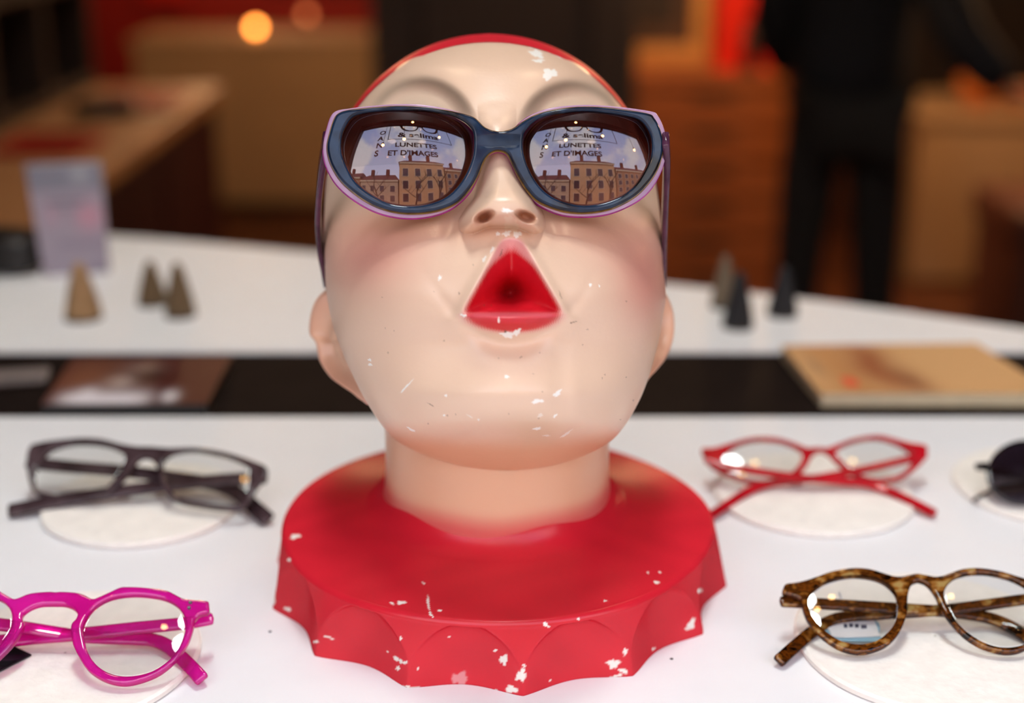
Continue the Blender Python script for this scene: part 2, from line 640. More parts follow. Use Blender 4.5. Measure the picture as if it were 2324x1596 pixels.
# front wall: four pieces around the window opening, one mesh
bm = bmesh.new()
y0, y1 = WY - 0.04, WY + 0.06
for (a, b, c, d) in ((XL - 0.1, WX0, FLOOR, 6.0), (WX1, XR + 0.1, FLOOR, 6.0), (WX0, WX1, WZ1, 6.0), (WX0, WX1, FLOOR, WZ0)):
    r = bmesh.ops.create_cube(bm, size=1)
    for v in r['verts']:
        v.co = Vector(((a + b) / 2 + v.co.x * (b - a), (y0 + y1) / 2 + v.co.y * (y1 - y0), (c + d) / 2 + v.co.z * (d - c)))
struct(bm_obj('wall_front', bm, 'front wall paint', smooth=False))
# window frame bars and the upper glass pane (the lower part of the window stands open)
PANE0 = 0.47
win = bpy.data.objects.new('window_1', None)
win.location = ((WX0 + WX1) / 2, WY, WZ0)
link(win); struct(win)
fb = 0.03
box('window_jamb', WX0, WX0 + fb, WY - 0.03, WY + 0.03, WZ0, WZ1, 'window frame paint', win, 0.003)
box('window_jamb', WX1 - fb, WX1, WY - 0.03, WY + 0.03, WZ0, WZ1, 'window frame paint', win, 0.003)
box('window_head', WX0 + fb, WX1 - fb, WY - 0.03, WY + 0.03, WZ1 - fb, WZ1, 'window frame paint', win, 0.003)
box('window_sill', WX0 + fb, WX1 - fb, WY - 0.03, WY + 0.03, WZ0, WZ0 + 0.02, 'window frame paint', win, 0.003)
box('pane', WX0 + fb, WX1 - fb, WY - 0.003, WY + 0.003, PANE0, WZ1 - fb, 'window glass', win)

# ================================================================== DISPLAY TABLES
def slab(name, outline, z0, z1, m, label, cat):
    bm = bmesh.new()
    vs = [bm.verts.new((x, y, z1)) for x, y in outline]
    f = bm.faces.new(vs)
    if f.normal.z < 0 or True:
        bm.normal_update()
        if f.normal.z < 0: f.normal_flip()
    r = bmesh.ops.extrude_face_region(bm, geom=[f])
    for v in r['geom']:
        if isinstance(v, bmesh.types.BMVert): v.co.z = z0
    bmesh.ops.recalc_face_normals(bm, faces=bm.faces[:])
    ed = [e for e in bm.edges if all(abs(v.co.z - z1) < 1e-6 for v in e.verts)]
    bmesh.ops.bevel(bm, geom=ed, offset=0.0015, segments=2, affect='EDGES')
    return bm_obj(name, bm, m, None, True)

t1 = empty('display_table', (0, 0.5, FLOOR), 'white display table in the foreground under the red-collared head', 'table')
o = slab('table_top', [(-1.0, 0.14), (1.1, 0.14), (1.1, 0.9), (-1.0, 0.9)], -0.03, 0, 'table white', '', '')
link_p = lambda o, p: (setattr(o, 'parent', p), setattr(o, 'matrix_parent_inverse', p.matrix_basis.inverted()))
link_p(o, t1)
for x in (-0.95, 1.05):
    for y in (0.2, 0.84):
        box('leg', x - 0.025, x + 0.025, y - 0.025, y + 0.025, FLOOR, -0.03, 'table white', t1, 0.003)

t2 = empty('dark_board', (0, 0.97, FLOOR), 'dark brown strip of counter between the two white tables', 'counter')
o = slab('board_top', [(-1.2, 0.902), (1.3, 0.902), (1.3, 1.036), (-1.2, 1.036)], -0.03, -0.001, 'board dark', '', '')
link_p(o, t2)
box('board_panel', -1.15, 1.25, 0.93, 1.01, FLOOR, -0.03, 'board dark', t2, 0.003)

t3 = empty('rear_table', (0, 1.2, FLOOR), 'white rear table with a slanting curved back edge', 'table')
be = smooth_loop([at_z(-500, 500)[:2], at_z(-200, 512)[:2], at_z(250, 533)[:2], at_z(700, 571)[:2], at_z(1100, 606)[:2], at_z(1520, 644)[:2], at_z(1900, 686)[:2], at_z(2324, 745)[:2], at_z(2560, 780)[:2]], 6, False)
ol = [(-1.1, 1.038)] + [tuple(p) for p in be] + [(be[-1][0] + 0.02, 1.038)]
o = slab('table_top', ol, -0.03, 0, 'table white', '', '')
link_p(o, t3)
for x, y in ((-0.9, 1.1), (-0.7, 1.38), (0.35, 1.08)):
    box('leg', x - 0.02, x + 0.02, y - 0.02, y + 0.02, FLOOR, -0.03, 'table white', t3, 0.003)

# ================================================================== THE BUST
BX, BY = -0.0075, 0.672
bust = empty('mannequin_bust', (BX, BY, 0), 'painted plaster display head with red pouting lips and scalloped red collar', 'mannequin')

# ---- collar: a scalloped skirt under a gently sloping top
NA, A0, PER = 1120, math.radians(-84), 2 * math.pi / 14
ang = np.linspace(0, 2 * np.pi, NA, endpoint=False)
s = ((ang - A0) / PER) % 1.0
flute = np.sin(np.pi * s) ** 1.15                      # 0 on a ridge, 1 in the middle of a hollow
prof = []                                              # r, z, height share of the hollows
for z in np.linspace(0, 0.030, 44):
    q = z / 0.030
    prof.append((0.1190 - 0.0065 * q - 0.0008 * q * q, z, q))
for a in np.linspace(0, math.pi / 2, 14)[1:]:
    prof.append((0.1117 - 0.0034 * (1 - math.cos(a)), 0.030 + 0.0034 * math.sin(a), 9))
r_e, z_e = prof[-1][0], prof[-1][1]
for q in np.linspace(0, 1, 60)[1:]:
    r = r_e + (0.070 - r_e) * q
    prof.append((r, z_e + 0.008 * q ** 1.1, 9))
r_e, z_e = prof[-1][0], prof[-1][1]
for a in np.linspace(0, math.pi / 2, 24)[1:]:
    prof.append((r_e - 0.0135 * math.sin(a), z_e + 0.0135 * (1 - math.cos(a)) + 0.002 * math.sin(a), 9))
prof.append((0.050, prof[-1][1] + 0.001, 9))
prof = np.array([(prof[0][0] - 0.02, 0.0, prof[0][2])] + prof)
prof = np.array(prof)
arch = 0.25 + 0.80 * np.sin(np.pi * s) ** 0.55         # how high each hollow reaches
qq = prof[:, 2][:, None] / arch[None, :]
R_ = prof[:, 0][:, None] - 0.0088 * flute[None, :] * np.sqrt(np.clip(1 - qq ** 2, 0, 1))
R_ = R_ + 0.0006 * np.sin(ang * 5 + 1)[None, :]
V = np.stack([R_ * np.cos(ang), R_ * np.sin(ang), prof[:, 1][:, None] * np.ones(NA)], -1)
W = V.reshape(-1, 3) + np.array([BX, BY, 0])
px, py, ZZ = project(W)
col = np.tile(RED, (len(W), 1))
nv = np.sin(W[:, 0] * 140 + 2 * np.sin(W[:, 1] * 90)) * np.sin(W[:, 1] * 120 + W[:, 2] * 200)
col *= (1 + 0.05 * nv)[:, None]
front = W[:, 1] < BY + 0.02
spots = [(1143, 1498, 9, 11), (1183, 1533, 11, 14, 20), (1188, 1511, 5, 3), (1161, 1565, 14, 8, 10), (1392, 1507, 14, 10),
         (1419, 1480, 5, 8, 10), (1410, 1521, 6, 4), (911, 1368, 11, 4, -5), (890, 1370, 5, 2, 30), (972, 1368, 2.5, 17, -6), (978, 1395, 2.5, 8, -35),
         (998, 1386, 5, 2), (1240, 1419, 9, 4, 40), (1313, 1405, 3, 3), (1375, 1364, 5, 2), (1490, 1322, 6, 3.5, 10), (1569, 1417, 7, 14, 25),
         (902, 1497, 12, 4, 28), (918, 1504, 10, 3), (903, 1517, 5, 5), (910, 1450, 4, 4), (746, 1447, 13, 2, 22), (670, 1218, 12, 5, -15),
         (656, 1271, 4, 4), (653, 1383, 9, 4, 20), (621, 1362, 4, 10), (717, 1457, 6, 3), (935, 1561, 24, 2.5, 5), (1124, 1476, 4, 3),
         (1124, 1567, 6, 2), (1482, 1473, 5, 2.5, -20), (1395, 1536, 24, 2.5, -15), (1588, 1341, 6, 4, -20), (1418, 1524, 6, 5), (961, 1324, 4, 2, 40),
         (1020, 1446, 3, 2), (880, 1480, 4, 2, 20), (1560, 1428, 5, 3), (949, 1518, 3, 3), (1250, 1545, 5, 2), (845, 1525, 7, 2, 20), (1470, 1300, 3, 2), (1497, 1299, 3, 2)]
cm = np.where(front, chips(px, py, spots), 0)[:, None]
col = col * (1 - cm) + np.array([0.84, 0.81, 0.74]) * cm
cm = np.where(front, chips(px, py, [(1044, 1541, 18, 15, 0, 0.35)]), 0)[:, None]
col = col * (1 - cm) + np.array([0.84, 0.70, 0.70]) * cm
me = raw_mesh('collar', V, grid_quads(len(prof), NA, True))
paint(me, col)
collar = bpy.data.objects.new('collar', me); collar.location = (BX, BY, 0)
setm(collar, 'painted red plaster'); link(collar, bust)
tag(collar, 'glossy red scalloped collar with flaked paint')

# ---- neck
zs = np.linspace(0.040, 0.20, 170)
rn = 0.0567 + 0.006 * np.exp(-(zs - 0.040) / 0.006) + 0.0015 * ((zs - 0.10) / 0.1) ** 2
an = np.linspace(0, 2 * np.pi, 240, endpoint=False)
V = np.stack([rn[:, None] * np.cos(an), rn[:, None] * np.sin(an), zs[:, None] * np.ones(240)], -1)
k = sst(0.064, 0.050, V[..., 2] + 0.0006 * np.sin(an * 7)[None, :])[..., None]
col = NECKC * (1 - k * 0.85) + RED * np.array([1, 1.6, 1.4]) * k * 0.85
me = raw_mesh('neck', V, grid_quads(len(zs), 240, True))
paint(me, col)
neck = bpy.data.objects.new('neck', me); neck.location = (BX, BY, 0)
setm(neck, 'painted plaster skin'); link(neck, bust)

# ---- head: closed rows of the camera-facing relief, each row a rounded section with its own width and depth
YT, YBm = 77.0, 1068.0
RC, CXT, CYT = 368.0, 1112.0, 447.0      # the dome of the skull is a circle in the picture
def interp_s(y, tab, sm=10):
    ty, tv = zip(*tab)
    g = np.arange(0, 1200.0)
    v = np.interp(g, ty, tv)
    kx = np.arange(-40, 41); kk = np.exp(-0.5 * (kx / sm) ** 2); kk /= kk.sum()
    v = np.convolve(np.pad(v, 40, mode='edge'), kk, 'valid')
    return np.interp(y, g, v)
TABL = [(300, 773), (350, 752), (400, 740), (500, 735), (600, 737), (650, 739), (700, 746), (750, 758), (800, 776), (850, 799), (900, 824), (950, 855), (985, 882), (1100, 980)]
TABR = [(300, 1450), (350, 1472), (400, 1487), (500, 1500), (600, 1504), (640, 1509), (670, 1512), (700, 1508), (750, 1500), (780, 1494), (850, 1475), (900, 1456), (950, 1430), (985, 1404), (1100, 1320)]
def outline(y):
    dy = np.clip(y - (CYT - RC), 0, None)
    hw0 = np.sqrt(np.maximum(2 * RC * dy - dy * dy, 0))
    l0, r0 = CXT - hw0, CXT + hw0
    l1, r1 = interp_s(y, TABL), interp_s(y, TABR)
    k = sst(255, 330, y)
    l, r = l0 * (1 - k) + l1 * k, r0 * (1 - k) + r1 * k
    q = np.clip((y - 975) / (YBm - 975), 0, 1)
    c, hw = (l + r) / 2, (r - l) / 2
    hw = hw * np.sqrt(np.maximum(1 - q ** 2.4, 0))
    return c, hw
ZF_T = [(300, .6245), (360, .628), (430, .626), (490, .619), (540, .611), (600, .604), (660, .601), (720, .600), (780, .600), (840, .597), (890, .594), (930, .596), (960, .601), (985, .610), (1000, .619), (1020, .633), (1045, .653), (1068, .668)]
ZS_T = [(0, .70), (447, .70), (550, .687), (650, .674), (800, .667), (985, .658), (1068, .670)]
ZB_T = [(0, .70), (79, .705), (120, .745), (200, .775), (300, .79), (447, .795), (600, .78), (750, .75), (900, .725), (1068, .70)]
def zfront(y):
    q = np.clip((CYT - y) / RC, -1, 1)
    z0 = 0.70 - 0.083 * np.sqrt(np.maximum(1 - q * q, 0))
    k = sst(260, 340, y)
    return z0 * (1 - k) + interp_s(y, ZF_T, 9) * k

def gauss(x, y, cx, cy, sx, sy, a=0):
    c, s_ = math.cos(math.radians(a)), math.sin(math.radians(a))
    u = ((x - cx) * c + (y - cy) * s_) / sx
    v = (-(x - cx) * s_ + (y - cy) * c) / sy
    return np.exp(-0.5 * (u * u + v * v))

def tri(x, y):
    """distances (px) inside the two slanting sides and the lower edge of the open mouth, which has a blunt top"""
    def hp(p, q, inside):
        p, q = np.array(p, float), np.array(q, float)
        d = q - p; n = np.array([-d[1], d[0]]) / np.hypot(*d)
        if (np.array(inside) - p) @ n < 0: n = -n
        return (x - p[0]) * n[0] + (y - p[1]) * n[1]
    c = (1160, 660)
    a = hp((1139, 545), (1044, 719), c); b = hp((1183, 545), (1284, 719), c); e = hp((1044, 718), (1284, 718), c)
    t_ = hp((1100, 541), (1220, 541), c)
    a = smin([a, t_ * 1.0], 7.0)
    return a, b, e
def smin(vals, k):
    v = np.stack(vals)
    m = v.min(0)
    return m - k * np.log(np.exp(-(v - m) / k).sum(0))

def relief(x, y):
    """height towards the viewer (metres) of the modelled features"""
    n = np.zeros_like(x)
    # cheeks
    n += 0.0070 * gauss(x, y, 888, 628, 95, 95) + 0.0075 * gauss(x, y, 1395, 622, 85, 90)
    # cushion of the pouting mouth, chin boss
    n += 0.0095 * gauss(x, y, 1162, 655, 105, 95)
    n += 0.0050 * gauss(x, y, 1160, 893, 120, 60)
    n -= 0.0022 * gauss(x, y, 1010, 815, 70, 60) + 0.0022 * gauss(x, y, 1310, 815, 60, 60)
    n += 0.0006 * gauss(x, y, 1302, 880, 18, 60) - 0.0006 * gauss(x, y, 1275, 880, 18, 60)
    # eye hollows under the arched brows, lids inside them
    for cx, cy, rx, ry in ((957, 302, 128, 130), (1297, 308, 126, 128)):
        d = np.hypot((x - cx) / rx, (y - cy) / ry)
        up = sst(400, 330, y)
        n -= 0.0085 * (1 - sst(0.66, 1.03, d)) * up + 0.0015 * (1 - sst(0.2, 0.95, d)) * up
        n += 0.0030 * gauss(x, y, cx, cy - ry - 22, 100, 22)
    n += 0.0060 * gauss(x, y, 945, 375, 62, 42) + 0.0060 * gauss(x, y, 1325, 375, 62, 42)
    n -= 0.0016 * gauss(x, y, 950, 500, 110, 26) + 0.0016 * gauss(x, y, 1330, 505, 100, 26)
    # nose
    ncx = np.interp(y, [250, 300, 400, 450, 500, 560], [1128, 1130, 1139, 1146, 1139, 1139])
    h = interp_s(y, [(230, 0), (265, .002), (300, .0050), (330, .0085), (365, .0135), (400, .0190), (430, .0232), (455, .0250), (475, .0246), (495, .0228), (515, .0195), (535, .0150), (560, .010), (1200, 0)], 4)
    hw = interp_s(y, [(200, 46), (300, 42), (350, 46), (400, 55), (430, 62), (455, 73), (475, 86), (490, 95), (505, 100), (518, 99), (530, 92), (560, 80), (1200, 80)], 5)
    dx = np.abs(x - ncx)
    yb = 515 + 17 * sst(22, 78, dx)
    ed = np.interp(y, [300, 400, 440, 480, 520], [42, 52, 52, 40, 34])
    d = smin([hw - dx, (yb - y) * 1.1], 5.0)
    n += h * (1 - (1 - np.clip(d / ed, 0, 1)) ** 2.0)
    n += 0.0022 * gauss(x, y, 1148, 446, 40, 18)
    # nostrils, slanting down towards the wings
    for ox, oy, rx, ry, ro in ((1099, 492, 27, 15, -24), (1194, 492, 29, 15, 20)):
        c_, s_ = math.cos(math.radians(ro)), math.sin(math.radians(ro))
        dd = np.hypot(((x - ox) * c_ + (y - oy) * s_) / rx, (-(x - ox) * s_ + (y - oy) * c_) / ry)
        n -= 0.0115 * (1 - sst(0.30, 1.08, dd))
    n -= 0.0018 * gauss(x, y, 1026, 506, 14, 36, 18) + 0.0018 * gauss(x, y, 1252, 510, 14, 36, -18)
    # open mouth
    a, b, e = tri(x, y)
    e2 = np.where(e > 0, e * 1.35, e)
    d = smin([a, b, e2], 11.0)
    n += 0.0018 * np.exp(-0.5 * ((smin([a, b, e], 8.0) + 4) / 9) ** 2) * sst(790, 700, y)
    cav = np.clip((d + 3) / 56, 0, 1.2)
    n -= 0.0165 * (cav ** 1.2)
    n -= 0.0180 * gauss(x, y, 1157, 668, 22, 20)
    # two ridges of the upper lip at the cleft
    n -= 0.0010 * gauss(x, y, 1160, 590, 7, 26)
    # lower lip and the groove under it
    n += 0.0050 * gauss(x, y, 1163, 731, 62, 13) + 0.0018 * np.exp(-0.5 * ((y - 717) / 5) ** 2) * sst(118, 80, np.abs(x - 1163))
    gy = 783 - 0.0042 * (x - 1160) ** 2
    n -= 0.0035 * np.exp(-0.5 * ((y - gy) / 15) ** 2) * np.exp(-0.5 * ((x - 1160) / 75) ** 2)
    # faint dents
    n -= 0.0006 * gauss(x, y, 1285, 985, 18, 4, -35)
    return n

NR, NF, NB = 600, 660, 80
t = np.linspace(0, 1, NR)
yr = YT + 0.4 + (YBm - YT - 0.8) * (t - 0.055 * np.sin(2 * np.pi * t))
cx, hw = outline(yr)
zs_, zf_, zb_ = interp_s(yr, ZS_T, 12), zfront(yr), interp_s(yr, ZB_T, 8)
zs_ = np.maximum(zs_, zf_ + 0.0005)
phi = np.concatenate([np.linspace(math.pi, 0, NF), np.linspace(0, -math.pi, NB + 2)[1:-1]])
X = cx[:, None] + hw[:, None] * np.cos(phi)[None, :]
Y = yr[:, None] * np.ones(len(phi))[None, :]
sn = np.abs(np.sin(phi))[None, :]
isf = (np.arange(len(phi)) < NF)[None, :]
pw = (0.98 - 0.10 * sst(500, 800, yr))[:, None]
Zf = zs_[:, None] - (zs_ - zf_)[:, None] * sn ** pw
Zb = zs_[:, None] + (np.maximum(zb_, zs_ + 0.0005) - zs_)[:, None] * sn
win_ = sst(0.0, 0.45, sn) * np.ones_like(X)
Z = np.where(isf, Zf - relief(X, Y) * win_, Zb)
W = at_d_arr(X, Y, Z)
# paint
x, y = X, Y
colr = np.tile(SKIN, X.shape + (1,))
def lay(col, c, m):
    m = np.clip(m, 0, 1)[..., None]
    return col * (1 - m) + np.array(c) * m
fm = np.where(isf, 1.0, 0.0) * np.ones_like(X)
blotch = np.sin(x / 61 + 1.3 * np.sin(y / 47)) * np.sin(y / 53 + x / 90)
colr *= (1 + 0.012 * blotch)[..., None]
blush = np.array(srgb(222, 130, 120))
colr = lay(colr, blush, fm * (0.55 * gauss(x, y, 838, 575, 85, 60, -15) + 0.60 * gauss(x, y, 1472, 640, 48, 75) + 0.25 * gauss(x, y, 1410, 560, 70, 45)))
colr = lay(colr, srgb(206, 140, 108), fm * (0.45 * gauss(x, y, 930, 515, 130, 26) + 0.45 * gauss(x, y, 1370, 520, 110, 28)))  # brown airbrush below the sunglasses, with their cast shadow painted in
colr = lay(colr, NECKC * np.array([0.93, 0.80, 0.72]), fm * 0.9 * sst(985, 1030, y + 18 * ((x - 1150) / 260) ** 2))  # neck paint under the jaw, darkened to hold the shade and red bounce
# airbrushed brows
for bx, by, rx, ry in ((957, 302, 128, 130), (1297, 308, 126, 128)):
    d = np.hypot((x - bx) / rx, (y - by) / ry)
    colr = lay(colr, srgb(120, 108, 92), fm * 0.62 * np.exp(-0.5 * ((d - 0.91) / 0.075) ** 2) * sst(300, 215, y))
    colr = lay(colr, srgb(200, 186, 166), fm * 0.40 * (1 - sst(0.5, 0.95, d)) * sst(330, 260, y))
# nostrils are tinted brown
colr = lay(colr, srgb(176, 100, 60), fm * (0.7 * gauss(x, y, 1099, 492, 19, 10, -24) + 0.7 * gauss(x, y, 1194, 492, 20, 10, 20)))
# lips: red sprayed with soft edges
a, b, e = tri(x, y)
d = smin([a, b, e], 6.0)
grain = 4 * (np.sin(x * 1.9 + 3 * np.sin(y * 1.3)) * np.sin(y * 2.3 + x * 0.7))
low = 1 - np.hypot((x - 1163) / 116, (y - 712) / 45)
low = np.where(y >= 712, low * 48, -30)
lip = np.maximum(d, low)
colr = lay(colr, srgb(236, 150, 160), fm * (0.35 + 0.3 * sst(620, 570, y)) * sst(-8, 4, lip + grain * 0.5))
colr = lay(colr, srgb(205, 22, 38), fm * sst(-2, 9, (lip + grain * 0.6) * (1 - 0.55 * sst(640, 570, y)) - 6 * sst(615, 560, y)))
colr = lay(colr, srgb(238, 150, 165), fm * 0.38 * np.exp(-0.5 * ((y - 715) / 4) ** 2) * sst(112, 80, np.abs(x - 1163)))
colr = lay(colr, srgb(205, 176, 140), fm * 0.5 * gauss(x, y, 1215, 985, 45, 28))
hs = [(1218, 122, 16, 8, 20), (1247, 168, 17, 12, -20), (1205, 104, 7, 5), (1246, 115, 8, 5, 20), (1270, 127, 8, 4, 20), (1156, 93, 5, 5), (1222, 138, 13, 4),
      (1150, 478, 12, 5, 5), (1130, 531, 5, 4), (1150, 530, 10, 6, -20), (1174, 532, 10, 7, -10), (998, 631, 4, 6, 20), (1152, 760, 15, 7, 5), (1173, 754, 10, 6, -35),
      (1132, 727, 2, 7), (922, 878, 20, 2, -47), (839, 817, 4, 3, 20), (840, 828, 5, 3, 10), (1220, 911, 14, 4.5, -8), (1265, 893, 11, 5, -42), (1150, 855, 5, 4),
      (1219, 973, 9, 3, -6), (1260, 944, 6, 2.5, -40), (1012, 898, 3, 3), (933, 975, 11, 2.5, 30), (1285, 985, 15, 2.5, -35, 0.6), (1086, 953, 2.5, 2.5), (1008, 943, 2.5, 2.5),
      (1340, 647, 3, 4), (1360, 649, 2, 3), (1052, 716, 8, 3, 10), (1226, 943, 6, 4, -30, 0.5), (1117, 567, 3, 9, 30, 0.8), (1099, 588, 3, 8, 30, 0.8), (1240, 989, 8, 2, 0, 0.6), (1066, 945, 8, 1.5, 30, 0.5)]
colr = lay(colr, (0.90, 0.88, 0.83), fm * chips(x, y, hs))
colr = lay(colr, (0.80, 0.66, 0.50), fm * chips(x, y, [(1162, 512, 17, 13, 10, 0.5), (1155, 497, 10, 8, 0, 0.6)]))
dk = [(float(rng.uniform(860, 1440)), float(rng.uniform(600, 990)), float(rng.uniform(1.4, 2.6)), float(rng.uniform(1.4, 2.6)), 0, 0.4) for _ in range(26)]
dk += [(1300, 732, 8, 1.8, -15, 0.6), (978, 919, 8, 1.6, 30, 0.5), (1182, 811, 5, 1.5, -30, 0.5), (1147, 753, 3, 3, 0, 0.9), (1042, 666, 3, 1.6, 60, 0.6), (1272, 670, 1.6, 10, -20, 0.4), (1137, 575, 1.8, 10, 20, 0.5), (1176, 492, 12, 1.3, 40, 0.4)]
colr = lay(colr, srgb(110, 80, 62), fm * chips(x, y, dk))
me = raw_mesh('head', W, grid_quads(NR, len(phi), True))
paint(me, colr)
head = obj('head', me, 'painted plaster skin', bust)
tag(head, 'upturned cream face with rosy cheeks and an open red mouth')

# ---- red swimming cap painted over the back of the skull
n2, f2 = 150, 150
t = np.linspace(0, 1, n2)
ys = YT - 0.4 + (690 - YT) * (t - 0.06 * np.sin(2 * np.pi * t) if False else t ** 1.4)
RCc = RC + 1.5
dy = np.clip(ys - (CYT - RCc - 0.5), 0.02, None)
c2, h2 = outline(np.maximum(ys, YT + 0.2))
h2 = np.where(ys < 260, np.sqrt(np.maximum(2 * RCc * dy - dy * dy, 1)), h2 + 3.5)
zs2, zf2, zb2 = interp_s(ys, ZS_T, 12), zfront(ys), interp_s(ys, ZB_T, 8) + 0.0015
zf2 = np.minimum(zf2, zs2 - 0.0005)
ph2 = np.linspace(0, 2 * np.pi, 260, endpoint=False)
X2 = c2[:, None] + h2[:, None] * np.cos(ph2)
s2 = np.sin(ph2)[None, :]
Z2 = np.where(s2 > 0, zs2[:, None] - (zs2 - zf2 + 0.001)[:, None] * np.abs(s2) ** 0.98, zs2[:, None] + (np.maximum(zb2, zs2 + .0005) - zs2)[:, None] * np.abs(s2))
W2 = at_d_arr(X2, ys[:, None] * np.ones(260), Z2)
me = raw_mesh('cap', W2, grid_quads(n2, 260, True))
bm = bmesh.new(); bm.from_mesh(me)
top = at_d(1112, 89, 0.674)
pn = Vector(-FW * 0.955 - UP * 0.30).normalized()      # keep what lies behind this plane
bmesh.ops.bisect_plane(bm, geom=bm.verts[:] + bm.edges[:] + bm.faces[:], plane_co=Vector(top), plane_no=pn, clear_outer=True)
bm.to_mesh(me); bm.free()
for p in me.polygons: p.use_smooth = True
cap = obj('swimming_cap', me, 'red cap paint', bust)
tag(cap, 'red close-fitting cap on the crown')

# ---- ears
def ear(side, apx, apy, az, lean, flare, scale, notch):
    U_, N_ = np.array([0, 1.0, 0]), np.array([0, 0, 1.0])      # camera axes: X right, U up, N towards the camera
    eb = np.array([side * lean, 0.883, -0.45]); eb /= np.linalg.norm(eb)
    fl = math.radians(flare)
    ea = np.array([side * math.sin(fl), -0.42 * math.cos(fl), -0.883 * math.cos(fl)])
    ea -= eb * (ea @ eb); ea /= np.linalg.norm(ea)
    en = np.cross(ea, eb) * (1 if side > 0 else -1)
    if en[0] * side < 0: en = -en
    ol = np.array([(-4, 16), (-1, 24), (6, 30), (14, 32), (23, 30), (30, 24), (33, 14), (32, 4), (28, -6), (22, -15), (17, -22), (13, -29), (7, -33), (0, -32), (-4, -24), (-6, -8)], float)
    if notch: ol[6] = (29, 15); ol[5] = (31, 23); ol[7] = (31.5, 6)
    L = smooth_loop(ol, 7) * scale / 1000
    c = np.array([9, 0]) * scale / 1000
    n = len(L)
    rings = 22
    Vs = []
    for k in range(rings + 1):
        q = max(k, 0.05) / rings
        p = c + (L - c) * q
        rim = 0.0032 * np.exp(-0.5 * ((q - 0.86) / 0.10) ** 2) - 0.0030 * np.exp(-0.5 * ((q - 0.62) / 0.12) ** 2)
        anti = 0.0022 * np.exp(-0.5 * ((q - 0.40) / 0.09) ** 2)
        conch = -0.0050 * np.exp(-0.5 * (q / 0.28) ** 2)
        lobe = sst(-16, -26, p[:, 1] * 1000 / scale)
        hgt = (rim + anti + conch) * (1 - 0.85 * lobe) + 0.0012 * lobe + 0.0005
        edge = -0.003 * sst(0.9, 1.0, q)
        Vs.append(p[:, :1] * ea + p[:, 1:] * eb + (hgt + edge)[:, None] * en)
    for k in range(rings, -1, -1):
        q = max(k, 0.05) / rings
        p = c + (L - c) * q * (0.985 if k == rings else 0.97)
        Vs.append(p[:, :1] * ea + p[:, 1:] * eb + (-0.0042 - 0.004 * (1 - q)) * en)
    Vs = np.array(Vs)
    a0 = at_d(apx, apy, az)
    Ww = a0 + Vs[..., 0:1] * RIGHT + Vs[..., 1:2] * UP - Vs[..., 2:3] * FW
    me = raw_mesh('ear', Ww, grid_quads(len(Vs), n, True))
    q = np.linspace(0, 1, len(Vs))[:, None, None]
    col = np.tile(SKIN * np.array([0.99, 0.90, 0.84]), Vs.shape[:2] + (1,))
    g = np.exp(-0.5 * ((np.arange(len(Vs)) / rings - 0.9) / 0.12) ** 2)[:, None, None]
    col = col * (1 - 0.3 * g) + np.array(srgb(214, 120, 98)) * 0.3 * g
    paint(me, col)
    return obj('ear', me, 'painted plaster skin', bust)
ear(-1, 808, 757, 0.690, 0.40, 34, 1.10, True)
ear(1, 1440, 740, 0.690, 0.16, 36, 0.98, False)

# ================================================================== SUNGLASSES ON THE FACE
sg = empty('sunglasses', at_d(1128, 335, 0.611), 'oversized navy and lilac cat-eye sunglasses worn by the display head', 'sunglasses')
yaw, el = math.radians(3.5), math.radians(20)
ew = np.array([math.sin(yaw) * math.cos(el), -math.cos(yaw) * math.cos(el), math.sin(el)])
eu = np.array([math.cos(yaw), math.sin(yaw), 0])
SP = Plane(at_d(1128, 335, 0.609), eu, np.cross(ew, eu), wrap=0.9)
outer = [(1131, 297), (1099, 287), (1076, 266), (1056, 256), (1016, 244), (957, 234), (897, 233), (838, 237), (791, 243), (763, 248), (749, 262), (739, 293), (732, 325), (733, 353), (741, 380), (759, 412), (787, 440), (826, 466), (866, 483), (913, 492), (961, 491), (1006, 480), (1039, 461), (1068, 431), (1086, 396), (1097, 365), (1111, 347), (1131, 340),
         (1151, 347), (1163, 369), (1175, 396), (1194, 428), (1214, 454), (1240, 471), (1278, 485), (1325, 489), (1373, 485), (1412, 473), (1452, 452), (1479, 428), (1499, 396), (1511, 365), (1517, 333), (1515, 309), (1507, 281), (1495, 258), (1483, 250), (1432, 242), (1373, 236), (1313, 235), (1254, 241), (1214, 254), (1187, 270), (1163, 291)]
navy = [(1131, 299), (1101, 290), (1078, 269), (1056, 260), (1016, 251), (957, 243), (897, 241), (838, 245), (791, 250), (768, 258), (758, 272), (749, 300), (743, 328), (745, 352), (754, 378), (772, 407), (798, 432), (832, 456), (870, 473), (913, 482), (961, 482), (1006, 473), (1038, 457), (1066, 428), (1085, 395), (1097, 365), (1111, 347), (1131, 340),
        (1151, 347), (1163, 369), (1176, 396), (1195, 427), (1216, 451), (1240, 465), (1280, 478), (1325, 482), (1373, 476), (1408, 464), (1444, 443), (1470, 417), (1488, 391), (1500, 362), (1505, 333), (1503, 312), (1495, 286), (1484, 267), (1474, 259), (1430, 251), (1373, 244), (1313, 243), (1256, 250), (1216, 261), (1190, 275), (1163, 293)]
holeL = [(780, 296), (793, 273), (807, 262), (833, 255), (874, 251), (920, 250), (965, 251), (1002, 257), (1029, 264), (1056, 278), (1073, 298), (1076, 322), (1074, 351), (1063, 384), (1047, 413), (1025, 438), (1000, 454), (965, 465), (929, 468), (893, 464), (862, 453), (829, 433), (805, 411), (789, 384), (776, 351), (774, 322)]
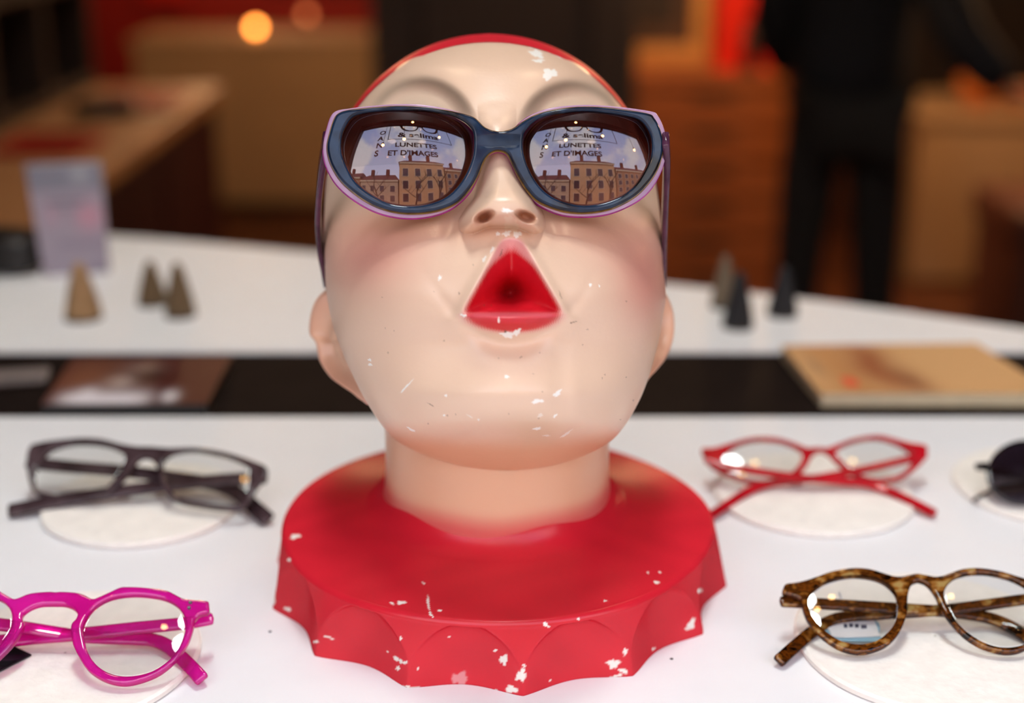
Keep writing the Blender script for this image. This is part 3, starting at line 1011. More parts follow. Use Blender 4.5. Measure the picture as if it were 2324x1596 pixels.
holeR = [(1187, 311), (1195, 294), (1214, 275), (1242, 262), (1280, 256), (1327, 252), (1374, 256), (1422, 263), (1450, 271), (1467, 288), (1477, 309), (1480, 330), (1477, 356), (1465, 385), (1446, 415), (1422, 438), (1393, 453), (1356, 464), (1318, 466), (1286, 460), (1257, 449), (1233, 432), (1214, 409), (1197, 377), (1187, 343)]
uo, un = smooth_loop(SP.uvs(outer), 5), smooth_loop(SP.uvs(navy), 5)
hl, hr = smooth_loop(SP.uvs(holeL), 5), smooth_loop(SP.uvs(holeR), 5)
fr = plate('front_frame', [un, hl, hr], -0.0022, 0.0008, 0.0011, 'navy acetate', sg, SP)
tag(fr, 'glossy dark navy front layer')
grow = lambda h: (h.max(0) + h.min(0)) / 2 + (h - (h.max(0) + h.min(0)) / 2) * 1.05
hl2, hr2 = grow(hl), grow(hr)
o = plate('amber_layer', [un, hl2, hr2], -0.0030, -0.0020, 0.0003, 'amber acetate', sg, SP, -0.0006)
o = plate('lilac_layer', [uo, hl2, hr2], -0.0052, -0.0028, 0.0007, 'lilac acetate', sg, SP)
o = plate('magenta_layer', [uo, hl2, hr2], -0.0072, -0.0050, 0.0006, 'magenta layer acetate', sg, SP, -0.0004)
for nm, h, ax in (('lens', hl, (0.0, 0.0)), ('lens', hr, (0.0, 0.0))):
    c = (h.max(0) + h.min(0)) / 2
    lens(nm, h, 0.068, 0.0022 - 0.9 * c[0] ** 2, 'sunglass lens', sg, SP, rings=22, grow=0.0004, ax=ax)
for sd_, pth in ((-1, [(741, 318, .6165), (735, 350, .624), (729, 390, .634), (724, 440, .647), (722, 500, .664), (727, 560, .682), (735, 600, .694), (742, 640, .708)]),
                 (1, [(1511, 318, .619), (1513, 350, .625), (1512, 400, .636), (1510, 450, .650), (1508, 510, .667), (1506, 565, .685), (1505, 605, .697), (1504, 640, .709)])):
    pts = smooth_loop([at_d(*p) for p in pth], 6, False)
    tp = sweep('temple', pts, [0.0034, 0.003, 0.0028, 0.0034], [0.010, 0.012, 0.009, 0.007], 'plum acetate', sg, None, lambda q: UP * 0.9 + FW * 0.3, seg=10, power=5)
    tp2 = sweep('temple_inlay', pts[2:] + RIGHT * sd_ * 0.0006 + UP * 0.0004 - FW * 0.0008, [0.0012, 0.0012], [0.0086, 0.0106, 0.0076, 0.006], 'plum acetate', tp, None, lambda q: UP * 0.9 + FW * 0.3, seg=8, power=5)

# ================================================================== GLASSES ON THE TABLE
def table_plane(px, py, z, alpha=60, psi=0.0, roll=0.0):
    a, p = math.radians(alpha), math.radians(psi)
    eu = np.array([math.cos(p), math.sin(p), 0])
    bk = np.array([-math.sin(p), math.cos(p), 0])
    ev = bk * math.sin(a) + np.array([0, 0, 1.0]) * math.cos(a)
    r = math.radians(roll)
    ew_ = np.cross(eu, ev)
    eu2 = eu * math.cos(r) + ev * math.sin(r)
    return Plane(at_z(px, py, z), eu2, np.cross(ew_, eu2))

def mirror(L, u0):
    q = np.array(L)[::-1].copy()
    q[:, 0] = 2 * u0 - q[:, 0]
    return q

def temple(px_pts, zs_, m, parent, h0=0.0055, w0=0.0028, k=8, tipm=None, tipk=0.22):
    """side arm: pixel polyline with heights above the table"""
    P3 = [at_z(px, py, z) for (px, py), z in zip(px_pts, zs_)]
    pts = smooth_loop(P3, k, False)
    up = np.array([0, -math.cos(math.radians(62)), math.sin(math.radians(62))])
    o = sweep('temple', pts, [w0, w0, w0 * 1.1, w0 * 1.2], [h0 * 0.95, h0, h0 * 1.05, h0 * 1.1], m, parent, None, np.cross(RIGHT, up), seg=8, power=4)
    if tipm:
        i = int(len(pts) * (1 - tipk))
        sweep('temple_tip', pts[i:], [w0 * 1.25, w0 * 1.5], [h0 * 1.1, h0 * 1.35], tipm, o, None, np.cross(RIGHT, up), seg=8, power=3)
    return o

def disc(px, py, r, label):
    c = at_z(px, py, 0)
    prof = [(0.0005, 0), (r - 0.0012, 0), (r, 0.001), (r, 0.003), (r - 0.0012, 0.0042), (r * 0.6, 0.0043), (0.0005, 0.0043)]
    n = 96
    a = np.linspace(0, 2 * np.pi, n, endpoint=False)
    P_r = np.array(prof)
    rr = P_r[:, 0][:, None] * (1 + 0.004 * np.sin(3 * a + px) + 0.003 * np.sin(7 * a))[None, :]
    V = np.stack([rr * np.cos(a), rr * np.sin(a), P_r[:, 1][:, None] * np.ones(n)], -1)
    me = raw_mesh('display_disc', V, grid_quads(len(prof), n, True))
    me.set_sharp_from_angle(angle=math.radians(30))
    o = bpy.data.objects.new('display_disc', me)
    o.location = c
    setm(o, 'felt disc'); link(o)
    return tag(o, label, 'disc', 'round felt discs under the glasses')

disc(150, 1500, 0.062, 'round off-white felt disc under the magenta glasses')
disc(325, 1150, 0.057, 'round off-white felt disc under the dark smoky rectangular glasses')
disc(1845, 1127, 0.058, 'round off-white felt disc under the red cat-eye glasses')
disc(2120, 1462, 0.066, 'round off-white felt disc under the tortoiseshell glasses')
disc(2385, 1110, 0.057, 'round off-white felt disc under the dark round sunglasses at the right edge')

def rivets(plane, pts, parent, r=0.0009):
    for p in pts:
        uvp = plane.uv(*p)
        bm = bmesh.new()
        bmesh.ops.create_cone(bm, cap_ends=True, segments=14, radius1=r, radius2=r * 0.7, depth=0.0008)
        o = bm_obj('rivet', bm, 'pin metal', parent)
        o.matrix_parent_inverse = parent.matrix_basis.inverted()
        o.matrix_basis = plane.matrix() @ Matrix.Translation((uvp[0], uvp[1], 0.0026))

# ---- magenta round glasses (lower left)
gm = empty('eyeglasses', at_z(125, 1480, 0.004), 'see-through magenta round keyhole-bridge eyeglasses on a felt disc', 'glasses', 'eyeglasses laid out on the white table')
gm.name = 'eyeglasses'
PM = table_plane(286, 1552, 0.0085, 60)
halfM = [(125, 1348), (139, 1347), (160, 1348), (179, 1350), (192, 1354), (208, 1362), (219, 1362), (246, 1350), (273, 1338), (291, 1336), (336, 1338), (378, 1344), (398, 1353), (416, 1362), (436, 1365), (470, 1368), (475, 1376), (474, 1394), (456, 1399), (443, 1412), (439, 1430), (430, 1457), (416, 1481), (394, 1508), (362, 1533), (324, 1549), (286, 1557), (253, 1553), (224, 1541), (199, 1522), (181, 1495), (167, 1466), (162, 1436), (164, 1420), (174, 1408), (177, 1396), (166, 1384), (148, 1377), (130, 1376)]
holeM = [(190, 1440), (190, 1425), (197, 1408), (212, 1387), (235, 1370), (262, 1360), (300, 1355), (340, 1357), (375, 1364), (400, 1377), (415, 1394), (422, 1415), (421, 1437), (414, 1460), (401, 1485), (378, 1508), (350, 1526), (318, 1536), (286, 1539), (256, 1534), (230, 1521), (210, 1500), (197, 1474)]
hm = PM.uvs(halfM)
u0 = (PM.uv(125, 1348)[0] + PM.uv(118, 1400)[0]) / 2
hm[0, 0] = u0; hm[-1, 0] = u0 + 0.0008
out_ = np.concatenate([hm, mirror(hm, u0)[:-1]], 0)
lm = smooth_loop(out_, 5)
hR = smooth_loop(PM.uvs(holeM), 5); hL = mirror(hR, u0)
plate('front_frame', [lm, hR, hL], -0.0018, 0.0022, 0.0012, 'magenta acetate', gm, PM)
lens('lens', hR, 0.15, 0.0024, 'clear lens', gm, PM); lens('lens', hL, 0.15, 0.0024, 'clear lens', gm, PM)
rivets(PM, [(434, 1374), (431, 1386)], gm)
temple([(478, 1405), (420, 1415), (300, 1427), (180, 1440), (60, 1450), (-60, 1470), (-150, 1530)], [.020, .019, .0165, .0135, .0105, .009, .0065], 'magenta acetate', gm, 0.0062, 0.003)
temple([(-215, 1390), (-80, 1408), (40, 1423), (180, 1444), (300, 1450), (345, 1453), (380, 1467), (410, 1492), (440, 1522), (456, 1540)], [.020, .0185, .017, .0115, .0102, .0098, .009, .0075, .006, .0048], 'magenta acetate', gm, 0.0062, 0.003)
# swing tag, dark corner under the left rim
tg = box('price_tag', -0.011, 0.011, -0.008, 0.008, 0, 0.0008, 'black acetate', gm, 0.0003)
tg.location = Vector(at_z(2, 1500, 0.0048)); tg.matrix_parent_inverse = gm.matrix_basis.inverted(); tg.rotation_euler = (0, 0, math.radians(55))

# ---- tortoiseshell panto glasses (lower right)
gt = empty('eyeglasses', at_z(2087, 1440, 0.004), 'round tortoiseshell eyeglasses with a small price tag inside the lens', 'glasses', 'eyeglasses laid out on the white table')
PT = table_plane(1959, 1482, 0.0080, 60)
halfT = [(2087, 1305), (2062, 1308), (2042, 1312), (2024, 1310), (2004, 1304), (1974, 1295), (1941, 1292), (1911, 1295), (1883, 1301), (1858, 1310), (1835, 1318), (1813, 1324), (1785, 1328), (1778, 1335), (1776, 1350), (1800, 1357), (1815, 1364), (1819, 1376), (1823, 1391), (1833, 1413), (1851, 1436), (1873, 1456), (1901, 1474), (1931, 1484), (1959, 1486), (1986, 1480), (2011, 1469), (2034, 1448), (2049, 1421), (2058, 1391), (2059, 1360), (2063, 1340), (2070, 1328), (2086, 1323)]
holeT = [(1936, 1305), (1903, 1309), (1871, 1319), (1846, 1335), (1829, 1353), (1826, 1371), (1830, 1391), (1841, 1413), (1858, 1433), (1881, 1451), (1906, 1465), (1936, 1472), (1964, 1472), (1989, 1465), (2011, 1451), (2029, 1431), (2040, 1406), (2043, 1381), (2039, 1353), (2024, 1333), (2001, 1317), (1971, 1308)]
hm = PT.uvs(halfT)
u0 = (PT.uv(1936, 1305)[0] + PT.uv(2211, 1305)[0]) / 2
u0 = (u0 + PT.uv(2088, 1315)[0]) / 2
hm[0, 0] = u0; hm[-1, 0] = u0 - 0.0006
lm = smooth_loop(np.concatenate([hm, mirror(hm, u0)[:-1]], 0), 5)
hL = smooth_loop(PT.uvs(holeT), 5); hR = mirror(hL, u0)
plate('front_frame', [lm, hL, hR], -0.0018, 0.0020, 0.0012, 'tortoise acetate', gt, PT)
lens('lens', hL, 0.15, 0.0024, 'clear lens', gt, PT); lens('lens', hR, 0.15, 0.0024, 'clear lens', gt, PT)
temple([(1776, 1366), (1830, 1369), (1950, 1376), (2060, 1383), (2180, 1392), (2260, 1408), (2330, 1445), (2390, 1490)], [.020, .019, .017, .015, .0125, .010, .0075, .0055], 'tortoise acetate', gt, 0.0056, 0.003)
temple([(2405, 1352), (2320, 1362), (2150, 1384), (2000, 1394), (1930, 1399), (1885, 1410), (1842, 1436), (1804, 1468), (1770, 1499)], [.020, .0185, .0155, .012, .0105, .0092, .0072, .0056, .0040], 'tortoise acetate', gt, 0.0056, 0.003)
mat('tag card', srgb(236, 232, 232), 0.5, 0.02, 30)
mat('tag sky reflection', srgb(150, 190, 208), 0.4, 0.03, 30)  # blue of the sky reflected in the lens, given as a card colour
mat('tag ink', srgb(70, 70, 90), 0.6, 0.05, 30)
mat('nylon', srgb(225, 225, 228), 0.3, 0.03, 30)
pt = empty('price_tag', at_z(1930, 1440, 0.005), 'white price tag under the left tortoiseshell lens, with a painted blue sky reflection', 'tag')
PG = table_plane(1935, 1452, 0.0062, 84, 3)
q = smooth_loop(PG.uvs([(1880, 1408), (1972, 1408), (1984, 1414), (1994, 1440), (1990, 1448), (1900, 1450), (1884, 1440)]), 4)
plate('card', [q], 0.0005, 0.0011, 0.0002, 'tag card', pt, PG)
q = smooth_loop(PG.uvs([(1862, 1412), (1880, 1402), (1985, 1408), (1996, 1440), (1992, 1455), (1890, 1453), (1878, 1440)]), 4)
plate('sky_reflection_card', [q], -0.0004, 0.0003, 0.0002, 'tag sky reflection', pt, PG)  # flat blue piece stands for the sky reflection in the lens
for i, (x0, x1, y) in enumerate(((1914, 1922, 1426), (1926, 1935, 1425), (1939, 1948, 1426), (1953, 1966, 1428))):
    q = PG.uvs([(x0, y - 5), (x1, y - 5), (x1 + 1, y + 3), (x0 + 1, y + 4)])
    plate('printed_mark', [q], 0.0011, 0.00125, 0.00003, 'tag ink', pt, PG)
sweep('string', smooth_loop([at_z(1931, 1405, .0075), at_z(1920, 1385, .0095), at_z(1909, 1358, .0135), at_z(1905, 1345, .0165)], 5, False), [0.0012, 0.0009], [0.0012, 0.0009], 'nylon', pt, None, UP, seg=5, power=2)

# ---- dark smoky rectangular glasses (upper left)
gb = empty('eyeglasses', at_z(335, 1130, 0.004), 'dark smoky grey-brown rectangular eyeglasses left of the red collar', 'glasses', 'eyeglasses laid out on the white table')
PB = table_plane(165, 1135, 0.0085, 56, -10)
outB = [(70, 1017), (91, 1008), (138, 1001), (193, 997), (234, 1000), (275, 1010), (311, 1016), (344, 1017), (386, 1020), (441, 1019), (496, 1026), (537, 1036), (578, 1050), (606, 1064), (606, 1084), (592, 1100), (582, 1113), (574, 1132), (560, 1152), (537, 1160), (500, 1158), (468, 1154), (413, 1144), (383, 1130), (369, 1108), (361, 1080), (355, 1058), (341, 1044), (325, 1042), (311, 1052), (297, 1074), (275, 1098), (248, 1120), (215, 1135), (165, 1137), (116, 1133), (83, 1124), (72, 1108), (65, 1080), (62, 1047)]
hB1 = [(105, 1036), (124, 1022), (165, 1011), (215, 1011), (253, 1018), (281, 1032), (284, 1047), (270, 1077), (248, 1106), (220, 1126), (165, 1128), (116, 1124), (86, 1115), (80, 1094), (85, 1064)]
hB2 = [(372, 1053), (391, 1034), (430, 1026), (468, 1029), (523, 1042), (557, 1058), (568, 1074), (565, 1102), (553, 1138), (532, 1150), (468, 1145), (408, 1132), (388, 1113), (376, 1086)]
lo, l1, l2 = smooth_loop(PB.uvs(outB), 5), smooth_loop(PB.uvs(hB1), 5), smooth_loop(PB.uvs(hB2), 5)
plate('front_frame', [lo, l1, l2], -0.0018, 0.0022, 0.0010, 'smoke acetate', gb, PB)
lens('lens', l1, 0.15, 0.0024, 'clear lens', gb, PB); lens('lens', l2, 0.15, 0.0024, 'clear lens', gb, PB)
temple([(66, 1050), (160, 1060), (300, 1072), (400, 1085), (480, 1098), (530, 1115), (560, 1137), (585, 1160), (606, 1178)], [.021, .0195, .017, .015, .013, .0108, .008, .006, .0042], 'smoke acetate', gb, 0.0085, 0.0032)
temple([(602, 1085), (500, 1090), (400, 1100), (300, 1112), (220, 1124), (140, 1136), (80, 1148), (25, 1160)], [.019, .017, .0145, .0122, .0100, .0080, .006, .0042], 'smoke acetate', gb, 0.0085, 0.0032)

# ---- red cat-eye glasses (upper right)
gr = empty('eyeglasses', at_z(1855, 1110, 0.004), 'slim red cat-eye eyeglasses right of the red collar', 'glasses', 'eyeglasses laid out on the white table')
PR = table_plane(1765, 1097, 0.0085, 58, 0)
outR = [(1592, 1022), (1620, 1019), (1652, 1010), (1690, 999), (1725, 994), (1765, 997), (1795, 1005), (1820, 1015), (1834, 1019), (1857, 1018), (1877, 1019), (1899, 1011), (1932, 999), (1969, 992), (1999, 991), (2032, 999), (2064, 1007), (2094, 1012), (2104, 1020), (2101, 1040), (2084, 1060), (2059, 1080), (2032, 1092), (1999, 1096), (1969, 1092), (1939, 1082), (1917, 1070), (1897, 1052), (1882, 1036), (1869, 1028), (1857, 1027), (1844, 1036), (1832, 1057), (1817, 1075), (1795, 1090), (1765, 1098), (1730, 1101), (1695, 1097), (1665, 1087), (1637, 1074), (1615, 1062), (1602, 1045)]
hR1 = [(1636, 1047), (1652, 1027), (1682, 1010), (1720, 1002), (1765, 1005), (1795, 1014), (1815, 1026), (1820, 1038), (1813, 1057), (1793, 1077), (1765, 1090), (1730, 1093), (1695, 1089), (1665, 1079), (1646, 1065)]
hR2 = [(1897, 1026), (1919, 1012), (1957, 1001), (1994, 999), (2032, 1010), (2059, 1027), (2069, 1042), (2062, 1062), (2037, 1081), (1999, 1089), (1969, 1085), (1940, 1073), (1918, 1056), (1903, 1040)]
lo, l1, l2 = smooth_loop(PR.uvs(outR), 5), smooth_loop(PR.uvs(hR1), 5), smooth_loop(PR.uvs(hR2), 5)
plate('front_frame', [lo, l1, l2], -0.0018, 0.0020, 0.0010, 'red acetate', gr, PR)
lens('lens', l1, 0.15, 0.0024, 'clear lens', gr, PR); lens('lens', l2, 0.15, 0.0024, 'clear lens', gr, PR)
temple([(1604, 1044), (1660, 1060), (1740, 1074), (1830, 1086), (1920, 1093), (1975, 1100), (2020, 1116), (2070, 1140), (2118, 1165)], [.020, .018, .015, .0125, .0105, .009, .0072, .0055, .0038], 'red acetate', gr, 0.0048, 0.003)
temple([(2098, 1034), (2030, 1050), (1950, 1068), (1850, 1086), (1780, 1093), (1730, 1102), (1690, 1120), (1650, 1146), (1614, 1170)], [.020, .0178, .0145, .0105, .0092, .0082, .0068, .005, .0038], 'red acetate', gr, 0.0048, 0.003)

# ---- dark round sunglasses at the right edge
gs = empty('sunglasses', at_z(2400, 1110, 0.004), 'round dark-lensed metal sunglasses cut off by the right edge', 'sunglasses')
PS = table_plane(2330, 1140, 0.0085, 58, 6)
circ = [(2330 + 90 * math.cos(a), 1073 + 73 * math.sin(a)) for a in np.linspace(0, 2 * np.pi, 28, endpoint=False)]
c1 = PS.uvs(circ)
cc = c1.mean(0)
cin = cc + (c1 - cc) * 0.965
lo, li = smooth_loop(c1, 4), smooth_loop(cin, 4)
u0 = cc[0] + 0.033
plate('rim', [lo, li], -0.0012, 0.0012, 0.0005, 'dark metal', gs, PS)
plate('rim', [mirror(lo, u0), mirror(li, u0)], -0.0012, 0.0012, 0.0005, 'dark metal', gs, PS)
lens('lens', li, 0.12, 0.0018, 'grey gradient lens', gs, PS); lens('lens', mirror(li, u0), 0.12, 0.0018, 'grey gradient lens', gs, PS)
q = [(cc[0] + 0.0235, cc[1] + 0.008), (u0, cc[1] + 0.013), (2 * u0 - cc[0] - 0.0235, cc[1] + 0.008), (2 * u0 - cc[0] - 0.0235, cc[1] + 0.0062), (u0, cc[1] + 0.0108), (cc[0] + 0.0235, cc[1] + 0.0062)]
plate('bridge', [smooth_loop(q, 4)], -0.0008, 0.0008, 0.0004, 'dark metal', gs, PS)
ep = PS.uv(2215, 1058)
for mm in (False, True):
    q = np.array([(ep[0], ep[1] + 0.0016), (ep[0] + 0.0075, ep[1] + 0.0022), (ep[0] + 0.0075, ep[1] - 0.0022), (ep[0], ep[1] - 0.002)])
    plate('hinge_block', [mirror(q, u0) if mm else q], -0.0016, 0.0008, 0.0004, 'dark metal', gs, PS)
temple([(2216, 1062), (2300, 1080), (2400, 1096), (2480, 1106), (2550, 1130), (2600, 1160)], [.018, .0155, .0125, .0105, .007, .0045], 'dark metal', gs, 0.0016, 0.0016, tipm='black acetate')
temple([(2590, 1040), (2500, 1066), (2400, 1088), (2320, 1098), (2270, 1107), (2240, 1118), (2209, 1136)], [.018, .0155, .0125, .0105, .0088, .0068, .0045], 'dark metal', gs, 0.0016, 0.0016, tipm='black acetate', tipk=0.17)

# ---- dust specks on the white table
mat('grit', srgb(40, 40, 45), 0.8, 0.1, 50)
for i, (px_, py_, lab) in enumerate(((613, 1435, 'tiny dark speck of grit on the table left of the collar'), (1524, 1497, 'tiny grey speck of grit on the table right of the collar'))):
    bm = bmesh.new(); bmesh.ops.create_icosphere(bm, subdivisions=1, radius=0.0007)
    for v in bm.verts: v.co.x *= 1.3; v.co.z = (v.co.z + 0.0007) * 0.5
    tag(bm_obj('grit', bm, 'grit', None, loc=at_z(px_, py_, 0)), lab, 'speck', 'specks on the table')

# ================================================================== THINGS ON THE DARK BOARD
def quad_on(pts, z):
    return [np.array(at_z(px, py, z)) for px, py in pts]

def printed_block(name, corners, z0, z1, painter, matside, label, cat, round_=0.0):
    """flat block whose top is a fine printed grid; corners are world points in order back-left, back-right, front-right, front-left"""
    c = np.mean(corners, 0)
    e = empty(name, (c[0], c[1], z0), label, cat)
    bl, br, fr_, fl_ = [np.array(p[:2]) for p in corners]
    n, m = 60, 90
    vv, uu = np.meshgrid(np.linspace(0, 1, n), np.linspace(0, 1, m), indexing='ij')   # v: 0 = back, 1 = front
    P2 = (bl * (1 - uu[..., None]) + br * uu[..., None]) * (1 - vv[..., None]) + (fl_ * (1 - uu[..., None]) + fr_ * uu[..., None]) * vv[..., None]
    V = np.concatenate([P2, np.full(P2.shape[:2] + (1,), z1)], -1)
    me = raw_mesh('cover', V, grid_quads(n, m, False, True), True)
    paint(me, painter(uu, vv).reshape(-1, 3))
    obj('cover', me, 'printed card', e)
    bm = bmesh.new()
    k = 0.985
    lo = [bm.verts.new((*(c[:2] + (p - c[:2]) * k), z0)) for p in (bl, br, fr_, fl_)]
    hi = [bm.verts.new((*(c[:2] + (p - c[:2]) * k), z1 - 0.0006)) for p in (bl, br, fr_, fl_)]
    bm.faces.new(lo); bm.faces.new(hi)
    for i in range(4): bm.faces.new((lo[i], lo[(i + 1) % 4], hi[(i + 1) % 4], hi[i]))
    bmesh.ops.recalc_face_normals(bm, faces=bm.faces[:])
    bm_obj('pages' if cat == 'book' else 'tray', bm, matside, e, False)
    return e

mat('page edges', srgb(222, 208, 172), 0.8, 0.06, 200)
mat('black card', srgb(20, 17, 18), 0.4, 0.1, 40)
def book_paint(u, v):
    col = np.tile(np.array(srgb(204, 158, 108)), u.shape + (1,))
    def L(c, m):
        nonlocal col
        m = np.clip(m, 0, 1)[..., None]; col = col * (1 - m) + np.array(srgb(*c)) * m
    L((176, 116, 66), 0.7 * np.exp(-((u - .18) / .13) ** 2))
    L((140, 66, 34), 0.9 * np.exp(-((u - .36 - .02 * np.sin(v * 9)) / .10) ** 2 - ((v - .45) / .5) ** 4))
    L((120, 62, 38), 0.7 * np.exp(-((u - .45) / .07) ** 2 - ((v - .75) / .28) ** 2))
    L((216, 66, 40), (np.hypot((u - .17) / .035, (v - .78) / .10) < 1) * 0.95)
    L((120, 104, 84), 0.5 * np.exp(-((u - .08) / .03) ** 2 - ((v - .45) / .2) ** 2))
    return col
printed_block('book', quad_on([(1772, 784), (2215, 778), (2400, 893), (1862, 893)], 0.010), 0.0, 0.010, book_paint, 'page edges', 'tan and brown covered book with cream page edges on the dark board', 'book')

def booklet_paint(u, v):
    col = np.tile(np.array(srgb(76, 34, 28)), u.shape + (1,))
    def L(c, m):
        nonlocal col
        m = np.clip(m, 0, 1)[..., None]; col = col * (1 - m) + np.array(srgb(*c)) * m
    L((122, 74, 52), 0.8 * np.exp(-((u - .15) / .18) ** 2 - ((v - .5) / .4) ** 2))
    L((190, 170, 160), 0.8 * np.exp(-((u - .40) / .09) ** 2 - ((v - .55) / .12) ** 2))
    L((150, 128, 118), 0.7 * np.exp(-((u - .48) / .12) ** 2 - ((v - .25) / .1) ** 2))
    L((40, 28, 26), 0.7 * np.exp(-((u - .56) / .10) ** 2 - ((v - .42) / .12) ** 2))
    L((226, 220, 226), 0.95 * np.exp(-((u - .36) / .28) ** 6 - ((v - .9) / .15) ** 2))
    L((232, 226, 230), 0.9 * np.exp(-((u - .75) / .05) ** 2 - ((v - .85) / .10) ** 2))
    L((226, 220, 226), 0.8 * np.exp(-((u - .24) / .06) ** 2 - ((v - .8) / .12) ** 2))
    return col
printed_block('photo_tin', quad_on([(165, 812), (528, 806), (470, 917), (92, 918)], 0.008), 0.0, 0.008, booklet_paint, 'black card', 'flat maroon box with a printed photograph on its lid', 'box')
mat('grey strap', srgb(120, 108, 104), 0.6, 0.1, 60)
a_, b_ = at_z(-60, 862, 0.003), at_z(105, 852, 0.003)
st = empty('grey_ruler', (a_[0], a_[1], 0), 'flat grey ruler lying left of the maroon box', 'ruler')
sweep('blade', np.array([a_ + (b_ - a_) * q for q in np.linspace(0, 1, 6)]), [0.03, 0.03], [0.004, 0.004], 'grey strap', st, None, np.array([0, 0, 1.0]), seg=6, power=8)
sweep('edge_strip', np.array([a_ + (b_ - a_) * q + np.array([0, -0.012, 0.0021]) for q in np.linspace(0, 1, 6)]), [0.003, 0.003], [0.0008, 0.0008], 'black card', st, None, np.array([0, 0, 1.0]), seg=6, power=8)

# ================================================================== THINGS ON THE REAR TABLE
mat('bronze cone', srgb(168, 134, 96), 0.45, 0.12, 120, metal=0.35)
mat('dark bronze cone', srgb(112, 92, 66), 0.45, 0.15, 120, metal=0.35)
mat('grey cone', srgb(120, 104, 84), 0.5, 0.15, 120, metal=0.2)
mat('black cone', srgb(22, 23, 27), 0.55, 0.15, 120)
mat('cone base', srgb(60, 48, 38), 0.6, 0.1, 80)
def cone(px, py, wpx, hpx, m, label):
    c = at_z(px, py, 0)
    Zd = project(c[None, :])[2][0]
    r = wpx / 2 * Zd / F
    h = hpx * Zd / F / 0.98
    e = empty('display_cone', c, label, 'cone', 'small fluted cones on the rear table')
    prof = [(0.0005, 0.002), (r * 0.9, 0.002), (r * 0.97, 0.004)] + [(r * (0.97 - 0.60 * q ** 1.2), 0.004 + (h - 0.010) * q) for q in np.linspace(0.04, 1, 16)] + [(r * 0.31, h - 0.0035), (r * 0.2, h - 0.0012), (0.0005, h)]
    lathe('cone_body', prof, m, e, n=72, loc=c, flute=(12, 0.045))
    lathe('base_ring', [(0.0005, 0), (r * 1.0, 0), (r * 1.0, 0.002), (r * 0.9, 0.003), (0.0005, 0.003)], 'cone base', e, n=48, loc=c)
    return e
cone(190, 722, 84, 128, 'bronze cone', 'tan fluted cone on the rear table beside the leaflet')
cone(347, 690, 68, 100, 'dark bronze cone', 'dark bronze fluted cone, the rear one of the close pair')
cone(410, 716, 70, 122, 'dark bronze cone', 'brown bronze fluted cone, the front one of the close pair')
cone(1642, 696, 60, 118, 'grey cone', 'greyish tan fluted cone half hidden by a black cone')
cone(1674, 742, 70, 128, 'black cone', 'black fluted cone, nearest of the three right of the head')
cone(1775, 715, 68, 112, 'black cone', 'black fluted cone standing farthest right on the rear table')

# leaflet standing upright
def leaf_paint(u, v):
    col = np.tile(np.array(srgb(160, 150, 164)), u.shape + (1,))
    def L(c, m):
        nonlocal col
        m = np.clip(m, 0, 1)[..., None]; col = col * (1 - m) + np.array(srgb(*c)) * m
    L((128, 128, 142), 0.9 * (v < .24))
    L((176, 178, 186), 0.8 * np.exp(-((u - .7) / .12) ** 2 - ((v - .1) / .07) ** 2))
    L((206, 140, 160), 0.7 * np.exp(-((u - .78) / .2) ** 2 - ((v - .48) / .12) ** 2))
    L((196, 150, 170), 0.5 * np.exp(-((u - .25) / .1) ** 2 - ((v - .45) / .1) ** 2))
    L((140, 128, 146), 0.6 * np.exp(-((v - .72) / .04) ** 2) * (u > .3))
    L((120, 114, 134), 0.6 * np.exp(-((u - .85) / .12) ** 2 - ((v - .97) / .05) ** 2))
    L((104, 100, 116), 0.8 * (np.abs(v - .33) < .02) * (np.abs(u - .48) < .26))
    L((110, 104, 118), 0.6 * (np.abs(v - .40) < .012) * (np.abs(u - .45) < .2))
    return col
bl_, br_ = at_z(100, 628, 0), at_z(250, 618, 0)
lf = empty('leaflet', (bl_ + br_) / 2, 'upright pale lilac and grey leaflet on the rear table', 'leaflet')
Zl = project(bl_[None, :])[2][0]
hgt = 0.098
tilt = np.array([-0.010, 0.022, hgt])
n, m = 50, 36
vv, uu = np.meshgrid(np.linspace(0, 1, n), np.linspace(0, 1, m), indexing='ij')
P3 = (bl_ * (1 - uu[..., None]) + br_ * uu[..., None]) + tilt * (1 - vv[..., None])
P3 = P3 + np.array([-0.010, 0, 0]) * ((1 - vv) * (1 - 2 * uu) * 0.4)[..., None]
me = raw_mesh('printed_sheet', P3, grid_quads(n, m))
paint(me, leaf_paint(uu, vv).reshape(-1, 3))
obj('printed_sheet', me, 'printed card', lf)
P4 = P3.reshape(-1, 3) + np.array([0, 0.0012, 0.0004])
me = raw_mesh('backing', np.stack([P4.reshape(n, m, 3)[0, 0], P4.reshape(n, m, 3)[0, -1], P4.reshape(n, m, 3)[-1, -1], P4.reshape(n, m, 3)[-1, 0]]), np.array([[0, 1, 2, 3]]))
ob = obj('backing', me, 'tag card', lf)
so = ob.modifiers.new('thickness', 'SOLIDIFY'); so.thickness = 0.001; so.offset = 0
me = raw_mesh('prop', np.stack([bl_ * .7 + br_ * .3 + tilt * .7, bl_ * .3 + br_ * .7 + tilt * .7, bl_ * .3 + br_ * .7 + np.array([0, .045, 0]), bl_ * .7 + br_ * .3 + np.array([0, .045, 0])]) + np.array([0, .003, .0006]), np.array([[0, 1, 2, 3]]))
ob = obj('prop', me, 'tag card', lf)
so = ob.modifiers.new('thickness', 'SOLIDIFY'); so.thickness = 0.001

